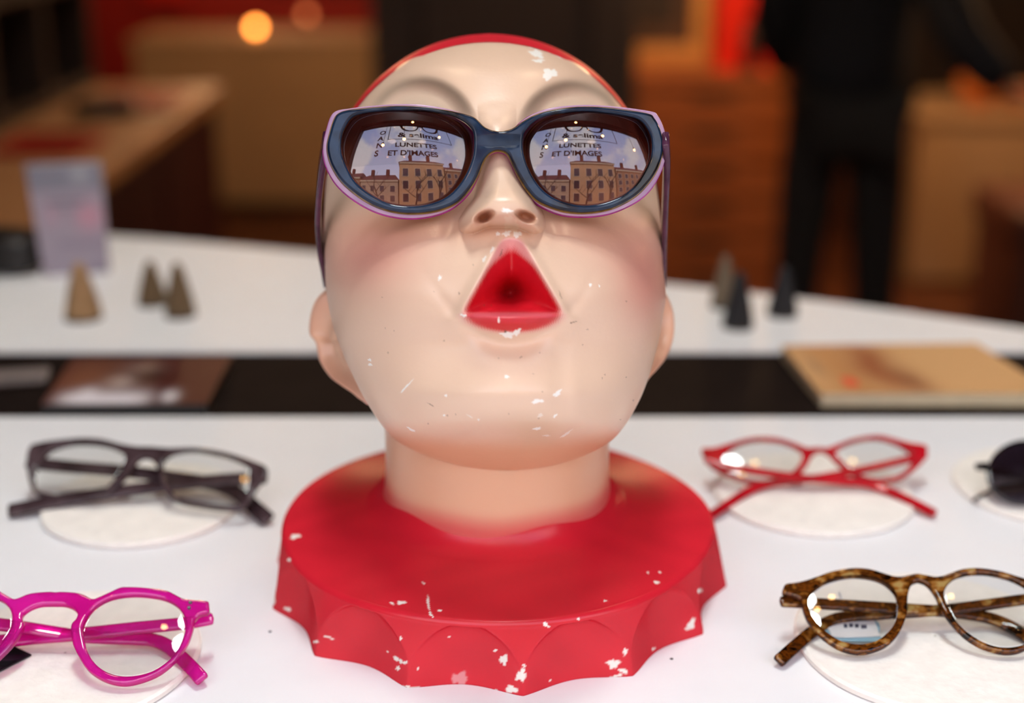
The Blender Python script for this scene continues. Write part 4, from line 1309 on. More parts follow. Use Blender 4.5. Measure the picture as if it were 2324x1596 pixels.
# black spectacle case at the left edge
cs_ = at_z(-10, 612, 0)
gc = empty('spectacle_case', cs_, 'black rounded spectacle case behind the leaflet at the left edge', 'case')
def pill(name, c, lx, ly, lz, m, parent, z0, p=3.0, rot=0):
    a = np.linspace(0, 2 * np.pi, 40, endpoint=False)
    b = np.linspace(-math.pi / 2, math.pi / 2, 18)
    sg_ = lambda x, e: np.sign(x) * np.abs(x) ** e
    V = np.stack([sg_(np.cos(b), .6)[:, None] * sg_(np.cos(a), 2 / p)[None, :] * lx / 2, sg_(np.cos(b), .6)[:, None] * sg_(np.sin(a), 2 / p)[None, :] * ly / 2, (sg_(np.sin(b), .7)[:, None] * np.ones(40) + 1) * lz / 2], -1)
    R = np.array([[math.cos(rot), -math.sin(rot), 0], [math.sin(rot), math.cos(rot), 0], [0, 0, 1]])
    me = raw_mesh(name, V @ R.T, grid_quads(18, 40, True))
    o = bpy.data.objects.new(name, me); o.location = (c[0], c[1], z0)
    setm(o, m); return link(o, parent)
pill('lower_shell', cs_, 0.10, 0.06, 0.026, 'black card', gc, 0.0, rot=-0.15)
pill('lid', cs_, 0.099, 0.059, 0.024, 'black card', gc, 0.0145, rot=-0.15)

# ================================================================== THE SHOP BEHIND
mat_wood('counter tan', srgb(176, 124, 80), srgb(196, 144, 98), 0.5, (2, 12, 2))
mat('counter maroon', srgb(56, 12, 14), 0.5, 0.1, 5)
mat('beige laminate', srgb(176, 142, 104), 0.6, 0.05, 5)
mat_wood('cabinet wood', srgb(150, 80, 40), srgb(184, 106, 58), 0.45, (3, 3, 30))
mat('dark pillar paint', srgb(74, 60, 54), 0.7, 0.08, 4)
mat('shelf dark', srgb(40, 24, 16), 0.6, 0.15, 6)
mat('shelf back', srgb(26, 12, 8), 0.7, 0.15, 6)
mat('red gloss', srgb(226, 36, 12), 0.4, 0.06, 10)
mat('red tray', srgb(170, 26, 20), 0.4, 0.06, 30)
mat('gold frame', srgb(232, 170, 96), 0.4, 0.1, 30, metal=0.3)
mat('picture mat', srgb(86, 62, 48), 0.7, 0.2, 8)
mat('picture art', srgb(44, 34, 30), 0.6, 0.4, 6)
mat('dark glaze', srgb(46, 30, 24), 0.3, 0.2, 30)
mat('orange glaze', srgb(216, 120, 52), 0.4, 0.12, 30)
mat('leather brown', srgb(104, 64, 50), 0.5, 0.1, 30)
mat('lamp brass', srgb(150, 110, 60), 0.35, 0.06, 30, metal=0.8)
mat('cord black', srgb(20, 18, 18), 0.6, 0.05, 30)
mat('shade white', srgb(220, 214, 204), 0.5, 0.03, 30)

# left counter, running away from the window
cx1 = -0.865
lc = empty('side_counter', (-1.5, 3.1, FLOOR), 'tan topped counter with dark maroon side on the left', 'counter')
box('counter_top', -2.3, cx1, 2.0, 4.28, -0.29, -0.25, 'counter tan', lc, 0.004)
box('counter_body', -2.25, cx1 - 0.02, 2.05, 4.25, FLOOR, -0.29, 'counter maroon', lc, 0.004)
for y in (2.1, 2.82, 3.54):
    box('side_panel', cx1 - 0.02, cx1 - 0.012, y, y + 0.66, FLOOR + 0.1, -0.33, 'counter maroon', lc, 0.003)
def on_counter(px, py): return at_z(px, py, -0.25)
p = on_counter(115, 335)
tr_ = empty('red_tray', (p[0], p[1], -0.25), 'flat red tray lying on the tan counter', 'tray')
box('tray_base', p[0] - .10, p[0] + .10, p[1] - .11, p[1] + .11, -0.25, -0.244, 'red tray', tr_, 0.002)
for a, b, c, d in ((-.10, .10, -.11, -.10), (-.10, .10, .10, .11), (-.10, -.09, -.10, .10), (.09, .10, -.10, .10)):
    box('tray_rim', p[0] + a, p[0] + b, p[1] + c, p[1] + d, -0.244, -0.232, 'red tray', tr_, 0.002)
p = on_counter(325, 240)
rb = empty('red_booklet', (p[0], p[1], -0.25), 'thin red booklet at the far end of the tan counter', 'booklet')
box('cover', p[0] - .11, p[0] + .11, p[1] - .13, p[1] + .13, -0.237, -0.233, 'red tray', rb, 0.001)
box('pages', p[0] - .107, p[0] + .107, p[1] - .128, p[1] + .128, -0.25, -0.237, 'page edges', rb, 0.001)
p = on_counter(240, 262)
dk_ = empty('dark_case', (p[0], p[1], -0.25), 'small dark case in front of the red booklet on the counter', 'case')
pill('lower_shell', p, 0.17, 0.09, 0.03, 'black card', dk_, -0.25, rot=0.3)
pill('lid', p, 0.168, 0.088, 0.028, 'black card', dk_, -0.235, rot=0.3)
# dark shelving standing on the counter at the far left
sh = empty('wall_shelf', (-1.45, 3.7, -0.25), 'tall dark brown shelf unit standing on the left counter', 'shelf')
for y in np.linspace(2.62, 4.26, 5):
    box('upright', -1.75, -1.24, y - 0.02, y + 0.02, -0.249, 1.2, 'shelf dark', sh, 0.003)
for z in np.linspace(-0.232, 1.2, 6):
    box('shelf_board', -1.75, -1.235, 2.60, 4.28, z - 0.012, z + 0.012, 'shelf dark', sh, 0.003)
box('back_panel', -1.78, -1.75, 2.60, 4.28, -0.249, 1.21, 'shelf back', sh)

# beige counter across the back
bc = empty('beige_counter', (-1.25, 7.3, FLOOR), 'plain beige fronted counter in front of the red back wall', 'counter')
xa, xb = at_d(318, 200, 6.9)[0], at_d(880, 200, 6.9)[0]
yb_ = at_d(600, 300, 6.9)[1]
ztop = at_d(600, 80, 6.9)[2]
box('counter_front', xa, xb + 0.25, yb_, yb_ + 0.5, FLOOR + 0.06, ztop - 0.03, 'beige laminate', bc, 0.005)
box('counter_top', xa - 0.02, xb + 0.27, yb_ - 0.02, yb_ + 0.52, ztop - 0.03, ztop, 'beige laminate', bc, 0.005)
box('kick_board', xa + 0.02, xb + 0.23, yb_ + 0.03, yb_ + 0.45, FLOOR, FLOOR + 0.06, 'shelf dark', bc)
# red panels on the back wall
def panel(name, px0, px1, y, z0, z1, m, label, cat, group=None):
    Zd = y / math.cos(TH) * 0.985
    x0, x1 = at_d(px0, 30, Zd)[0], at_d(px1, 30, Zd)[0]
    e = empty(name, ((x0 + x1) / 2, y, z0), label, cat, group)
    box('panel_board', x0, x1, y - 0.03, y, z0, z1, m, e, 0.004)
    box('panel_trim', x0, x1, y - 0.045, y - 0.03, z0, z0 + 0.03, 'plaster red', e, 0.003)
    box('panel_trim', x0, x1, y - 0.045, y - 0.03, z1 - 0.03, z1, 'plaster red', e, 0.003)
    return e
panel('red_wall_panel', 375, 470, 8.98, FLOOR + 0.85, 1.4, 'red gloss', 'bright red narrow panel on the back wall above the beige counter', 'panel', 'red wall panels')
panel('red_wall_panel', 640, 850, 8.98, FLOOR + 0.95, 1.4, 'red tray', 'broad deep red panel on the back wall beside the dark pillar', 'panel', 'red wall panels')

# dark pillar behind the head
pl = empty('dark_pillar', (0, 4.75, FLOOR), 'wide dark brown pillar directly behind the display head', 'pillar')
x0, x1 = at_d(858, 50, 4.6)[0], at_d(1432, 50, 4.6)[0]
box('shaft', x0, x1, 4.45, 4.95, FLOOR + 0.12, CEIL - 0.01, 'dark pillar paint', pl, 0.01)
box('plinth', x0 - 0.03, x1 + 0.03, 4.42, 4.98, FLOOR, FLOOR + 0.12, 'dark pillar paint', pl, 0.008)
box('corner_strip', x0 + 0.14, x0 + 0.16, 4.445, 4.452, FLOOR + 0.12, CEIL - 0.02, 'shelf dark', pl)
box('corner_strip', x1 - 0.16, x1 - 0.14, 4.445, 4.452, FLOOR + 0.12, CEIL - 0.02, 'shelf dark', pl)

# wooden drawer cabinet
zt = -0.33
w0, w1 = at_z(1436, 165, zt), at_z(1806, 165, zt)
wy = w0[1]
wc = empty('drawer_cabinet', ((w0[0] + w1[0]) / 2, wy + 0.25, FLOOR), 'warm brown wooden cabinet with a column of wide drawers', 'cabinet')
box('cabinet_top', w0[0] - 0.01, w1[0] + 0.012, wy - 0.03, wy + 0.52, zt - 0.05, zt, 'cabinet wood', wc, 0.004)
box('carcass', w0[0], w1[0], wy, wy + 0.5, FLOOR, zt - 0.05, 'cabinet wood', wc, 0.004)
nd = 6
dh = (zt - 0.05 - FLOOR - 0.06) / nd
for i in range(nd):
    z = FLOOR + 0.05 + i * dh
    d_ = box('drawer', w0[0] + 0.02, w1[0] - 0.02, wy - 0.018, wy, z + 0.006, z + dh - 0.006, 'cabinet wood', wc, 0.004)
    box('drawer_pull', (w0[0] + w1[0]) / 2 - 0.08, (w0[0] + w1[0]) / 2 + 0.08, wy - 0.03, wy - 0.018, z + dh * 0.8, z + dh * 0.8 + 0.015, 'shelf dark', d_, 0.003)
# picture frame on the cabinet
fx1 = at_z(1592, 128, zt)
px1, pyy = fx1[0], wy + 0.30
pf = empty('picture_frame', (px1 - 0.27, pyy, zt), 'gold framed picture leaning at the back of the drawer cabinet', 'picture')
fw_, fh_, t_ = 0.54, 0.62, 0.06
for a, b, c, d in ((px1 - fw_, px1, zt, zt + t_), (px1 - fw_, px1, zt + fh_ - t_, zt + fh_), (px1 - fw_, px1 - fw_ + t_, zt + t_, zt + fh_ - t_), (px1 - t_, px1, zt + t_, zt + fh_ - t_)):
    box('frame_bar', a, b, pyy - 0.02, pyy + 0.015, c, d, 'gold frame', pf, 0.004)
box('mount', px1 - fw_ + t_, px1 - t_, pyy, pyy + 0.01, zt + t_, zt + fh_ - t_, 'picture mat', pf)
box('artwork', px1 - fw_ + t_ + .07, px1 - t_ - .07, pyy - 0.004, pyy, zt + t_ + .08, zt + fh_ - t_ - .08, 'picture art', pf)
# red display board with a dark figurine
ra, rb_ = at_z(1612, 150, zt), at_z(1745, 150, zt)
rd = empty('red_display_board', ((ra[0] + rb_[0]) / 2, wy + 0.1, zt), 'bright red upright display board on the drawer cabinet', 'board')
box('board', ra[0], rb_[0], wy + 0.10, wy + 0.125, zt + 0.012, zt + 0.62, 'red gloss', rd, 0.004)
box('foot', ra[0] + 0.01, rb_[0] - 0.01, wy + 0.06, wy + 0.18, zt, zt + 0.012, 'red gloss', rd, 0.003)
fc = at_z(1683, 150, zt)
fg = empty('figurine', (fc[0] + 0.0, wy + 0.010, zt), 'small dark figurine standing before the red display board', 'figurine')
lathe('figure_body', [(0.0005, 0.012), (0.035, 0.012), (0.036, 0.03), (0.028, 0.08), (0.03, 0.12), (0.016, 0.15), (0.012, 0.155)], 'dark glaze', fg, 28, (fc[0], wy + 0.010, zt))
lathe('figure_head', [(0.004, 0.152), (0.017, 0.16), (0.021, 0.175), (0.017, 0.192), (0.0005, 0.2)], 'dark glaze', fg, 28, (fc[0], wy + 0.010, zt))
lathe('figure_base', [(0.0005, 0), (0.04, 0), (0.04, 0.01), (0.035, 0.013), (0.0005, 0.013)], 'dark glaze', fg, 28, (fc[0], wy + 0.010, zt))

# beige desk at the right with things on it
d0 = at_d(2062, 600, 5.8); dz = at_d(2062, 243, 5.8)[2]
ds = empty('beige_desk', (d0[0] + 0.6, d0[1] + 0.3, FLOOR), 'beige panelled desk at the right behind the standing person', 'desk')
box('desk_top', d0[0] - 0.02, d0[0] + 1.4, d0[1] - 0.02, d0[1] + 0.65, dz - 0.03, dz, 'beige laminate', ds, 0.004)
box('front_panel', d0[0], d0[0] + 1.36, d0[1], d0[1] + 0.03, FLOOR + 0.02, dz - 0.03, 'beige laminate', ds, 0.004)
box('side_panel', d0[0], d0[0] + 0.03, d0[1] + 0.03, d0[1] + 0.6, FLOOR, dz - 0.03, 'beige laminate', ds, 0.004)
box('side_panel', d0[0] + 1.33, d0[0] + 1.36, d0[1] + 0.03, d0[1] + 0.6, FLOOR, dz - 0.03, 'beige laminate', ds, 0.004)
def bowl(px, py, r, h, label):
    yy = d0[1] + 0.25
    Zd = yy / 0.985
    x = at_d(px, py, Zd)[0]
    e = empty('orange_bowl', (x, yy, dz), label, 'bowl', 'orange bowls on the desk')
    lathe('bowl_body', [(0.0005, 0.008), (r * .5, 0.008), (r * .9, h * .5), (r, h), (r * .95, h), (r * .8, h * .5), (0.0005, 0.02)], 'orange glaze', e, 40, (x, yy, dz))
    lathe('bowl_foot', [(0.0005, 0), (r * .45, 0), (r * .48, 0.008), (0.0005, 0.009)], 'orange glaze', e, 40, (x, yy, dz))
bowl(2200, 200, 0.09, 0.11, 'orange glazed bowl on the desk beside the person')
bowl(2300, 215, 0.10, 0.07, 'low orange bowl on the desk near the right edge')
# dark shelf behind the person, dark brown stool at the right edge
ts = empty('tall_cupboard', (3.0, 8.2, FLOOR), 'tall nearly black cupboard at the back right', 'cupboard')
box('carcass', 1.35, 3.9, 8.0, 8.6, FLOOR + 0.08, 1.6, 'shelf back', ts, 0.005)
box('plinth', 1.38, 3.87, 8.03, 8.6, FLOOR, FLOOR + 0.08, 'shelf back', ts)
for i in range(4):
    x = 1.38 + i * 0.625
    d_ = box('door', x, x + 0.61, 7.98, 8.0, FLOOR + 0.1, 1.58, 'shelf dark', ts, 0.004)
    box('door_handle', x + 0.55, x + 0.57, 7.96, 7.98, -0.2, 0.0, 'lamp brass', d_, 0.003)
q0 = at_d(2305, 560, 4.6)
so_ = empty('leather_stool', (q0[0] + 0.12, q0[1], FLOOR), 'brown leather cube stool at the right edge', 'stool')
zt2 = at_d(2305, 440, 4.6)[2]
box('seat_cushion', q0[0] - 0.08, q0[0] + 0.42, q0[1] - 0.25, q0[1] + 0.25, zt2 - 0.12, zt2, 'leather brown', so_, 0.03)
box('seat_box', q0[0] - 0.06, q0[0] + 0.40, q0[1] - 0.23, q0[1] + 0.23, FLOOR + 0.05, zt2 - 0.12, 'leather brown', so_, 0.01)
for a in (-0.04, 0.36):
    for b in (-0.2, 0.2):
        box('leg', q0[0] + a - 0.02, q0[0] + a + 0.02, q0[1] + b - 0.02, q0[1] + b + 0.02, FLOOR, FLOOR + 0.05, 'shelf dark', so_)

# ================================================================== LAMPS
def glow(name, c, s_):
    return mat(name, c, 0.4, 0.02, 10, emit=c, es=s_)
glow('bulb warm', srgb(255, 190, 110), 55)
glow('bulb dim', srgb(230, 140, 80), 9)
glow('globe orange', srgb(255, 150, 62), 20)
glow('globe faint', srgb(170, 90, 50), 6.0)
glow('globe yellow', srgb(255, 205, 100), 34)
glow('ceiling fill glow', srgb(244, 253, 252), 47)
glow('ceiling fill glow warm', srgb(255, 222, 186), 22)
glow('bulb overhead', srgb(255, 190, 110), 40)
glow('room fill glow', srgb(255, 200, 145), 100)

def ball(name, c, r, m, parent, n=20):
    bm = bmesh.new()
    bmesh.ops.create_uvsphere(bm, u_segments=n, v_segments=n // 2, radius=r)
    return bm_obj(name, bm, m, parent, loc=c)

def table_lamp(x, y, zbase, zc, r, m, label):
    e = empty('globe_lamp', (x, y, zbase), label, 'lamp', 'small glowing globe lamps in the shop')
    lathe('lamp_base', [(0.0005, 0), (0.035, 0), (0.035, 0.003), (0.01, 0.005), (0.0005, 0.005)], 'lamp brass', e, 28, (x, y, zbase))
    lathe('stem', [(0.006, 0.004), (0.006, max(0.008, zc - zbase - r * 0.8))], 'lamp brass', e, 12, (x, y, zbase))
    ball('bulb', (x, y, zc), r, m, e)
p = at_d(580, 62, 6.95); table_lamp(p[0], p[1], ztop + 0.001, p[2], 0.02, 'globe orange', 'glowing orange globe lamp on the beige counter')
p = at_d(696, 32, 7.15); table_lamp(p[0], p[1], ztop + 0.001, p[2], 0.02, 'globe faint', 'faint globe standing in for a dim reflection above the beige counter')  # glowing globe put in place of a dim reflection
p = at_d(1524, -6, 5.6); table_lamp(p[0], p[1] - 0.12, zt, p[2], 0.02, 'globe yellow', 'glowing yellow globe standing in for a lamp reflection in the picture glass')  # glowing globe put in place of a reflection in the picture glass

def pendant(x, y, z, r, m, label, group, cat='lamp', name='pendant_lamp'):
    e = empty(name, (x, y, z), label, cat, group)
    ball('bulb', (x, y, z), r, m, e)
    lathe('socket', [(r * .5, r * .8), (r * .55, r * 2), (r * .3, r * 2.4), (0.0005, r * 2.4)], 'cord black', e, 16, (x, y, z))
    lathe('cord', [(0.0018, r * 2.3), (0.0018, CEIL - z)], 'cord black', e, 8, (x, y, z))
    return e
for i, (x, y, z) in enumerate(((0.03, 0.17, 0.92), (-0.22, 0.16, 0.60), (0.27, 0.17, 0.72), (0.62, 0.18, 0.62), (-0.05, 0.2, 0.62))):
    pendant(x, y, z, 0.012, 'bulb warm', ('bare warm bulb hanging highest in the window', 'bare warm bulb hanging leftmost in the window', 'bare warm bulb hanging right of the window middle', 'bare warm bulb hanging rightmost in the window', 'bare warm bulb hanging low in the window middle')[i], 'bare bulbs hanging in the window')
for i, (x, y) in enumerate(((0.0, 0.42), (0.0, 0.82), (-0.55, 1.8), (0.65, 1.8))):  # fill lights added to brighten the tables, placed clear of lens reflections
    e = empty('ceiling_fill_lamp', (x, y, CEIL), ('added ceiling fill lamp nearest the window', 'added ceiling fill lamp over the head of the bust', 'added ceiling fill lamp behind the rear table at the left', 'added ceiling fill lamp behind the rear table at the right')[i], 'lamp', 'added ceiling fill lamps over the display')
    lathe('housing', [(0.0005, 0), (0.185, 0), (0.185, -0.05), (0.172, -0.055), (0.166, -0.03), (0.0005, -0.03)], 'cord black', e, 40, (x, y, CEIL))
    lathe('diffuser', [(0.0005, -0.034), (0.15, -0.034), (0.165, -0.032), (0.0005, -0.031)], 'ceiling fill glow' if y < 1.5 else 'ceiling fill glow warm', e, 40, (x, y, CEIL))
for i, (x, y, z) in enumerate(((-0.30, 0.66, 1.75), (-0.08, 0.80, 1.9), (0.16, 0.62, 1.7), (0.36, 0.80, 1.85))):
    pendant(x, y, z, 0.022, 'bulb overhead', ('small warm bulb hanging over the dark smoky glasses', 'small warm bulb hanging over the back of the collar', 'small warm bulb hanging over the right of the bust', 'small warm bulb hanging over the red glasses')[i], 'small bulbs hanging over the display')
for i, (x, y, z) in enumerate(((-1.0, 5.4, 0.5), (1.75, 4.95, 0.5), (0.75, 4.4, 0.5), (2.8, 5.0, 0.55), (-1.3, 8.0, 0.6))):  # pendants added above the view to brighten the back of the shop
    pendant(x, y, z, 0.09, 'room fill glow', ('added fill pendant over the beige counter', 'added fill pendant above the standing person', 'added fill pendant in front of the drawer cabinet', 'added fill pendant over the beige desk', 'added fill pendant near the red back wall')[i], 'unseen fill pendants added to light the shop')

# ================================================================== THE PERSON
mat('jacket cloth', srgb(24, 25, 32), 0.85, 0.15, 60)
mat('trouser cloth', srgb(40, 37, 36), 0.9, 0.15, 60)
mat('skin tone', srgb(206, 150, 116), 0.55, 0.05, 30)
mat('shoe leather', srgb(20, 17, 16), 0.4, 0.1, 30)
mat('hair brown', srgb(44, 30, 22), 0.7, 0.2, 80)
PX, PY = 1.00, 4.25
person = empty('person', (PX, PY, FLOOR), 'person in a dark jacket and dark trousers standing in the shop, arm reaching right', 'person')
def skin(name, pts, edges, radii, m, parent, root=0, sub=2):
    me = bpy.data.meshes.new(name)
    me.from_pydata([tuple(p) for p in pts], edges, [])
    o = bpy.data.objects.new(name, me)
    COL.objects.link(o)
    sk = o.modifiers.new('skin', 'SKIN')
    for i, v in enumerate(me.skin_vertices[0].data):
        r = radii[i]
        v.radius = r if isinstance(r, tuple) else (r, r)
        v.use_root = (i == root)
    su = o.modifiers.new('sub', 'SUBSURF'); su.levels = sub; su.render_levels = sub
    dg = bpy.context.evaluated_depsgraph_get()
    m2 = bpy.data.meshes.new_from_object(o.evaluated_get(dg))
    bpy.data.objects.remove(o)
    for p in m2.polygons: p.use_smooth = True
    return obj(name, m2, m, parent)
fz = FLOOR
def W_(x, y, z): return (PX + x, PY + y, fz + z)
sl, sr, hl_, hr_ = W_(-.19, .02, 1.42), W_(.19, -.04, 1.40), W_(-.095, 0, .90), W_(.095, 0, .90)
body_pts = [W_(0, 0, .95), W_(0, .01, 1.10), W_(.01, .0, 1.28), W_(.01, 0, 1.42), W_(.015, -.01, 1.50), W_(.03, -.04, 1.56), W_(.03, -.05, 1.66),   # 0-6 trunk, neck, head
            sl, W_(-.23, .08, 1.16), W_(-.13, .20, 1.02),                        # 7-9 arm hanging
            sr, W_(.24, -.22, 1.17), W_(.36, -.34, 1.04),                       # 10-12 arm reaching
            hl_, W_(-.115, .0, .50), W_(-.12, .02, .09), W_(-.12, -.12, .04),    # 13-16 leg
            hr_, W_(.125, .02, .50), W_(.15, .06, .09), W_(.17, -.07, .04)]      # 17-20 leg
body_e = [(0, 1), (1, 2), (2, 3), (3, 4), (4, 5), (5, 6), (3, 7), (7, 8), (8, 9), (3, 10), (10, 11), (11, 12), (0, 13), (13, 14), (14, 15), (15, 16), (0, 17), (17, 18), (18, 19), (19, 20)]
body_r = [(.15, .11), (.135, .10), (.15, .105), (.12, .09), .055, .075, .085, .055, .045, .03, .055, .045, .03, .085, .058, .04, .035, .085, .058, .04, .035]
skin('body', body_pts, body_e, body_r, 'skin tone', person)
jk = body_pts[:4] + body_pts[7:13]
jk[0] = W_(0, 0, .93)
skin('jacket', jk, [(0, 1), (1, 2), (2, 3), (3, 4), (4, 5), (5, 6), (3, 7), (7, 8), (8, 9)], [(.20, .15), (.185, .14), (.185, .13), (.15, .11), .085, .075, .055, .085, .078, .06], 'jacket cloth', person)
trp = [W_(0, 0, .92), hl_, W_(-.115, .0, .50), W_(-.12, .02, .10), hr_, W_(.125, .02, .50), W_(.15, .06, .10)]
skin('trousers', trp, [(0, 1), (1, 2), (2, 3), (0, 4), (4, 5), (5, 6)], [(.16, .12), .105, .08, .065, .105, .08, .065], 'trouser cloth', person)
for k_, (a_p, b_p) in enumerate(((body_pts[15], body_pts[16]), (body_pts[19], body_pts[20]))):
    h_ = np.array(a_p); t_p = np.array(b_p)
    skin('shoe', [h_ + [0, .03, -.04], (h_ + t_p) / 2 + [0, 0, -.02], t_p + [0, -.03, .005]], [(0, 1), (1, 2)], [.05, .05, .045], 'shoe leather', person)
def hand(wr, dirv, side, parent):
    wr = np.array(wr); d = np.array(dirv) / np.linalg.norm(dirv)
    u = np.cross(d, [0, 0, 1.0]); u /= np.linalg.norm(u)
    n_ = np.cross(u, d)
    palm = wr + d * 0.085
    pts, ed, rad = [wr - d * .01, wr + d * .03, palm], [(0, 1), (1, 2)], [.026, (.036, .016), (.040, .015)]
    for i, (off, ln) in enumerate(((-.030, .062), (-.010, .074), (.011, .070), (.030, .054))):
        b = palm + u * off + d * .01
        i0 = len(pts)
        pts += [b, b + d * ln * .45 - n_ * ln * .12, b + d * ln * .8 - n_ * ln * .4]
        ed += [(2, i0), (i0, i0 + 1), (i0 + 1, i0 + 2)]; rad += [.0095, .009, .0075]
    b = wr + d * .03 + u * .034 * side
    i0 = len(pts)
    pts += [b, b + d * .03 + u * .02 * side - n_ * .01, b + d * .058 + u * .024 * side - n_ * .018]
    ed += [(1, i0), (i0, i0 + 1), (i0 + 1, i0 + 2)]; rad += [.013, .0105, .0085]
    return skin('hand', pts, ed, rad, 'skin tone', parent)
hand(body_pts[9], (0.7, 0.1, -0.25), 1, person)
hand(body_pts[12], (0.9, -0.3, -0.45), -1, person)
# head: eyes, nose, mouth, ears, hair
hc = np.array(W_(.03, -.05, 1.63))
hd_ = ball('hair', hc + [0, .018, .03], .098, 'hair brown', person)
nz = skin('nose', [hc + [0, -.088, .03], hc + [0, -.112, -.012]], [(0, 1)], [.010, .014], 'skin tone', person, sub=1)
for sx in (-1, 1):
    ball('eye', hc + [sx * .032, -.078, .022], .012, 'shade white', person, 12)
    pill('ear', hc + [sx * .086, .0, 0], .018, .035, .055, 'skin tone', person, hc[2] - .03)
pill('mouth', hc + [0, -.084, 0], .046, .012, .014, 'red tray', person, hc[2] - .052)

# ================================================================== ACROSS THE STREET (seen mirrored in the lenses)
mat('facade tan', srgb(206, 164, 120), 0.9, 0.06, 1.5)
mat('facade brown', srgb(168, 124, 92), 0.9, 0.06, 1.5)
mat('facade cream', srgb(196, 170, 140), 0.9, 0.06, 1.5)
mat('roof tile', srgb(110, 56, 44), 0.8, 0.12, 6)
mat('window dark', srgb(50, 58, 66), 0.15, 0.1, 3)
mat('stone trim', srgb(214, 190, 158), 0.8, 0.05, 3)
tag(box('street', -26, 26, -14, 0.0, FLOOR - 0.3, FLOOR - 0.15, 'street stone'), kind='structure')
WIN = {}
def townhouse(x0, x1, y, h, m, cols, rows, label, roof=True):
    e = empty('townhouse', ((x0 + x1) / 2, y, FLOOR - 0.15), label, 'building', 'townhouses across the street')
    z0 = FLOOR - 0.15
    box('facade', x0, x1, y - 5, y, z0, z0 + h, m, e)
    if roof:
        bm = bmesh.new()
        v = [bm.verts.new(c) for c in ((x0 - .2, y + .3, z0 + h), (x1 + .2, y + .3, z0 + h), (x1 + .2, y - 5.2, z0 + h), (x0 - .2, y - 5.2, z0 + h), (x0 + .8, y - 2.4, z0 + h + 1.6), (x1 - .8, y - 2.4, z0 + h + 1.6))]
        for f in ((0, 1, 5, 4), (1, 2, 5), (2, 3, 4, 5), (3, 0, 4), (3, 2, 1, 0)): bm.faces.new([v[i] for i in f])
        r_ = bm_obj('roof', bm, 'roof tile', e, False)
        for q in (0.25, 0.7):
            xx = x0 + (x1 - x0) * q
            box('chimney', xx - .35, xx + .35, y - 2.2, y - 1.6, z0 + h + 0.8, z0 + h + 2.6, 'roof tile', r_)
    box('cornice', x0, x1, y, y + 0.25, z0 + h - 0.3, z0 + h, 'stone trim', e)
    cw = (x1 - x0) / cols
    rh = (h - 1.0) / rows
    for i in range(cols):
        for j in range(rows):
            wx, wz = x0 + (i + .5) * cw, z0 + 0.6 + j * rh
            ww, wh = cw * 0.42, rh * 0.62
            f_ = box('window', wx - ww / 2 - .1, wx + ww / 2 + .1, y, y + 0.10, wz - .1, wz + wh + .1, 'stone trim', e)
            box('pane', wx - ww / 2, wx + ww / 2, y + 0.10, y + 0.12, wz, wz + wh, 'window dark', f_)
townhouse(-22, -9.2, -12.5, 5.0, 'facade brown', 6, 3, 'low brown townhouse with dark red roof at the far left across the street')
townhouse(-9, -1.2, -12.5, 4.4, 'facade cream', 4, 2, 'low cream townhouse with dark red roof left of the tall tan one')
townhouse(-1.0, 8.0, -12.5, 7.8, 'facade tan', 4, 3, 'tall tan townhouse opposite the shop')
townhouse(8.2, 22, -12.5, 6.6, 'facade brown', 7, 4, 'long brown townhouse at the right across the street')

mat('bark', srgb(74, 64, 52), 0.9, 0.2, 8)
def bare_tree(x, y, h, seed, label):
    r_ = random.Random(seed)
    z0 = FLOOR - 0.15
    e = empty('bare_tree', (x, y, z0), label, 'tree', 'bare trees in the street')
    def limb(name, p, d, ln, rad, depth, parent):
        pts = [np.array(p, float)]
        dd = np.array(d, float)
        for _ in range(4):
            dd = dd + np.array([r_.uniform(-.18, .18), r_.uniform(-.18, .18), r_.uniform(-.02, .14)])
            dd /= np.linalg.norm(dd)
            pts.append(pts[-1] + dd * ln / 4)
        o = sweep(name, np.array(pts), [rad * 2, rad * 1.1], [rad * 2, rad * 1.1], 'bark', parent, None, np.array([0.31, 0.95, 0.02]), seg=4, power=2)
        if depth:
            for k_ in range(4 if depth == 2 else 3):
                a_ = r_.uniform(0, 6.28)
                limb('branch' if depth == 2 else 'twig', pts[2 + k_ % 3], (math.cos(a_), math.sin(a_) * .6, r_.uniform(.5, 1.1)), ln * .62, rad * .5, depth - 1, o)
        return o
    limb('trunk', (x, y, z0), (0, 0, 1), h * .55, h * .022, 2, e)
bare_tree(-3.4, -8.5, 5.2, 3, 'bare street tree before the cream townhouse')
bare_tree(1.2, -8.0, 5.0, 5, 'bare street tree before the left half of the tall tan townhouse')
bare_tree(4.6, -8.6, 5.8, 8, 'bare street tree before the right half of the tall tan townhouse')

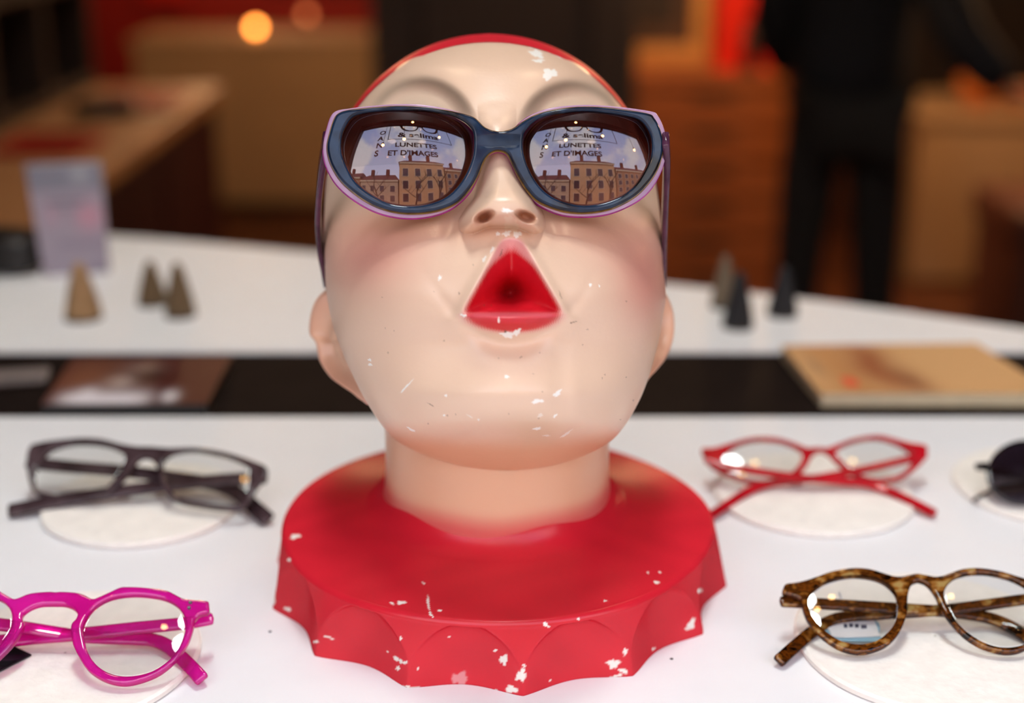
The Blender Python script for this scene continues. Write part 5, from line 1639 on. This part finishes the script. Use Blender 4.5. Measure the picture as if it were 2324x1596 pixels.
# ================================================================== WINDOW LETTERING (reads from the street)
mat('lettering', srgb(30, 16, 22), 0.5, 0.05, 30)
def text(s_, x, z, size, xs=1.0, name='lettering'):
    cu = bpy.data.curves.new(name, 'FONT')
    cu.body = s_
    cu.size = size
    cu.extrude = 0.0006
    cu.offset = size * 0.028
    t = bpy.data.objects.new('tmp', cu); COL.objects.link(t)
    dg = bpy.context.evaluated_depsgraph_get()
    me = bpy.data.meshes.new_from_object(t.evaluated_get(dg))
    bpy.data.objects.remove(t)
    o = bpy.data.objects.new(name, me)
    o.rotation_euler = (math.pi / 2, 0, 0); o.scale = (xs, 1, 1)
    o.location = (x, WY - 0.0045, z)
    setm(o, 'lettering'); return link(o, win)
text('LUNETTES', -0.14, 0.655, 0.075, 1.2)
text('ET D\'IMAGES', -0.20, 0.56, 0.075, 1.1)
text('& selima', -0.12, 0.79, 0.10, 1.3)
def bar(x0, x1, z0, z1): box('sign_border', x0, x1, WY - 0.005, WY - 0.0035, z0, z1, 'lettering', win)
bar(-0.22, 0.50, 0.752, 0.758); bar(-0.22, -0.212, 0.758, 1.02); bar(0.492, 0.50, 0.758, 1.02)
for i, ch in enumerate('SNAO'):
    text(ch, -0.33, 0.56 + i * 0.095, 0.09)
# drawn spectacles of the sign
LP = Plane((0.13, WY - 0.0042, 0.945), (1, 0, 0), (0, 0, 1))
def cat_eye(sx):
    o_ = np.array([(0.02, .055), (.12, .08), (.24, .10), (.235, .03), (.19, -.045), (.11, -.06), (.045, -.03)]) * [sx, 1]
    i_ = np.array([(0.04, .045), (.12, .062), (.20, .066), (.20, .02), (.165, -.03), (.11, -.042), (.06, -.02)]) * [sx, 1]
    if sx < 0: o_, i_ = o_[::-1], i_[::-1]
    plate('drawn_spectacles', [smooth_loop(o_, 5), smooth_loop(i_, 5)], 0, 0.0008, 0.0001, 'lettering', win, LP)
cat_eye(1); cat_eye(-1)
plate('drawn_spectacles', [np.array([(-.03, .045), (.03, .045), (.03, .03), (-.03, .03)])], 0, 0.0008, 0.0001, 'lettering', win, LP)
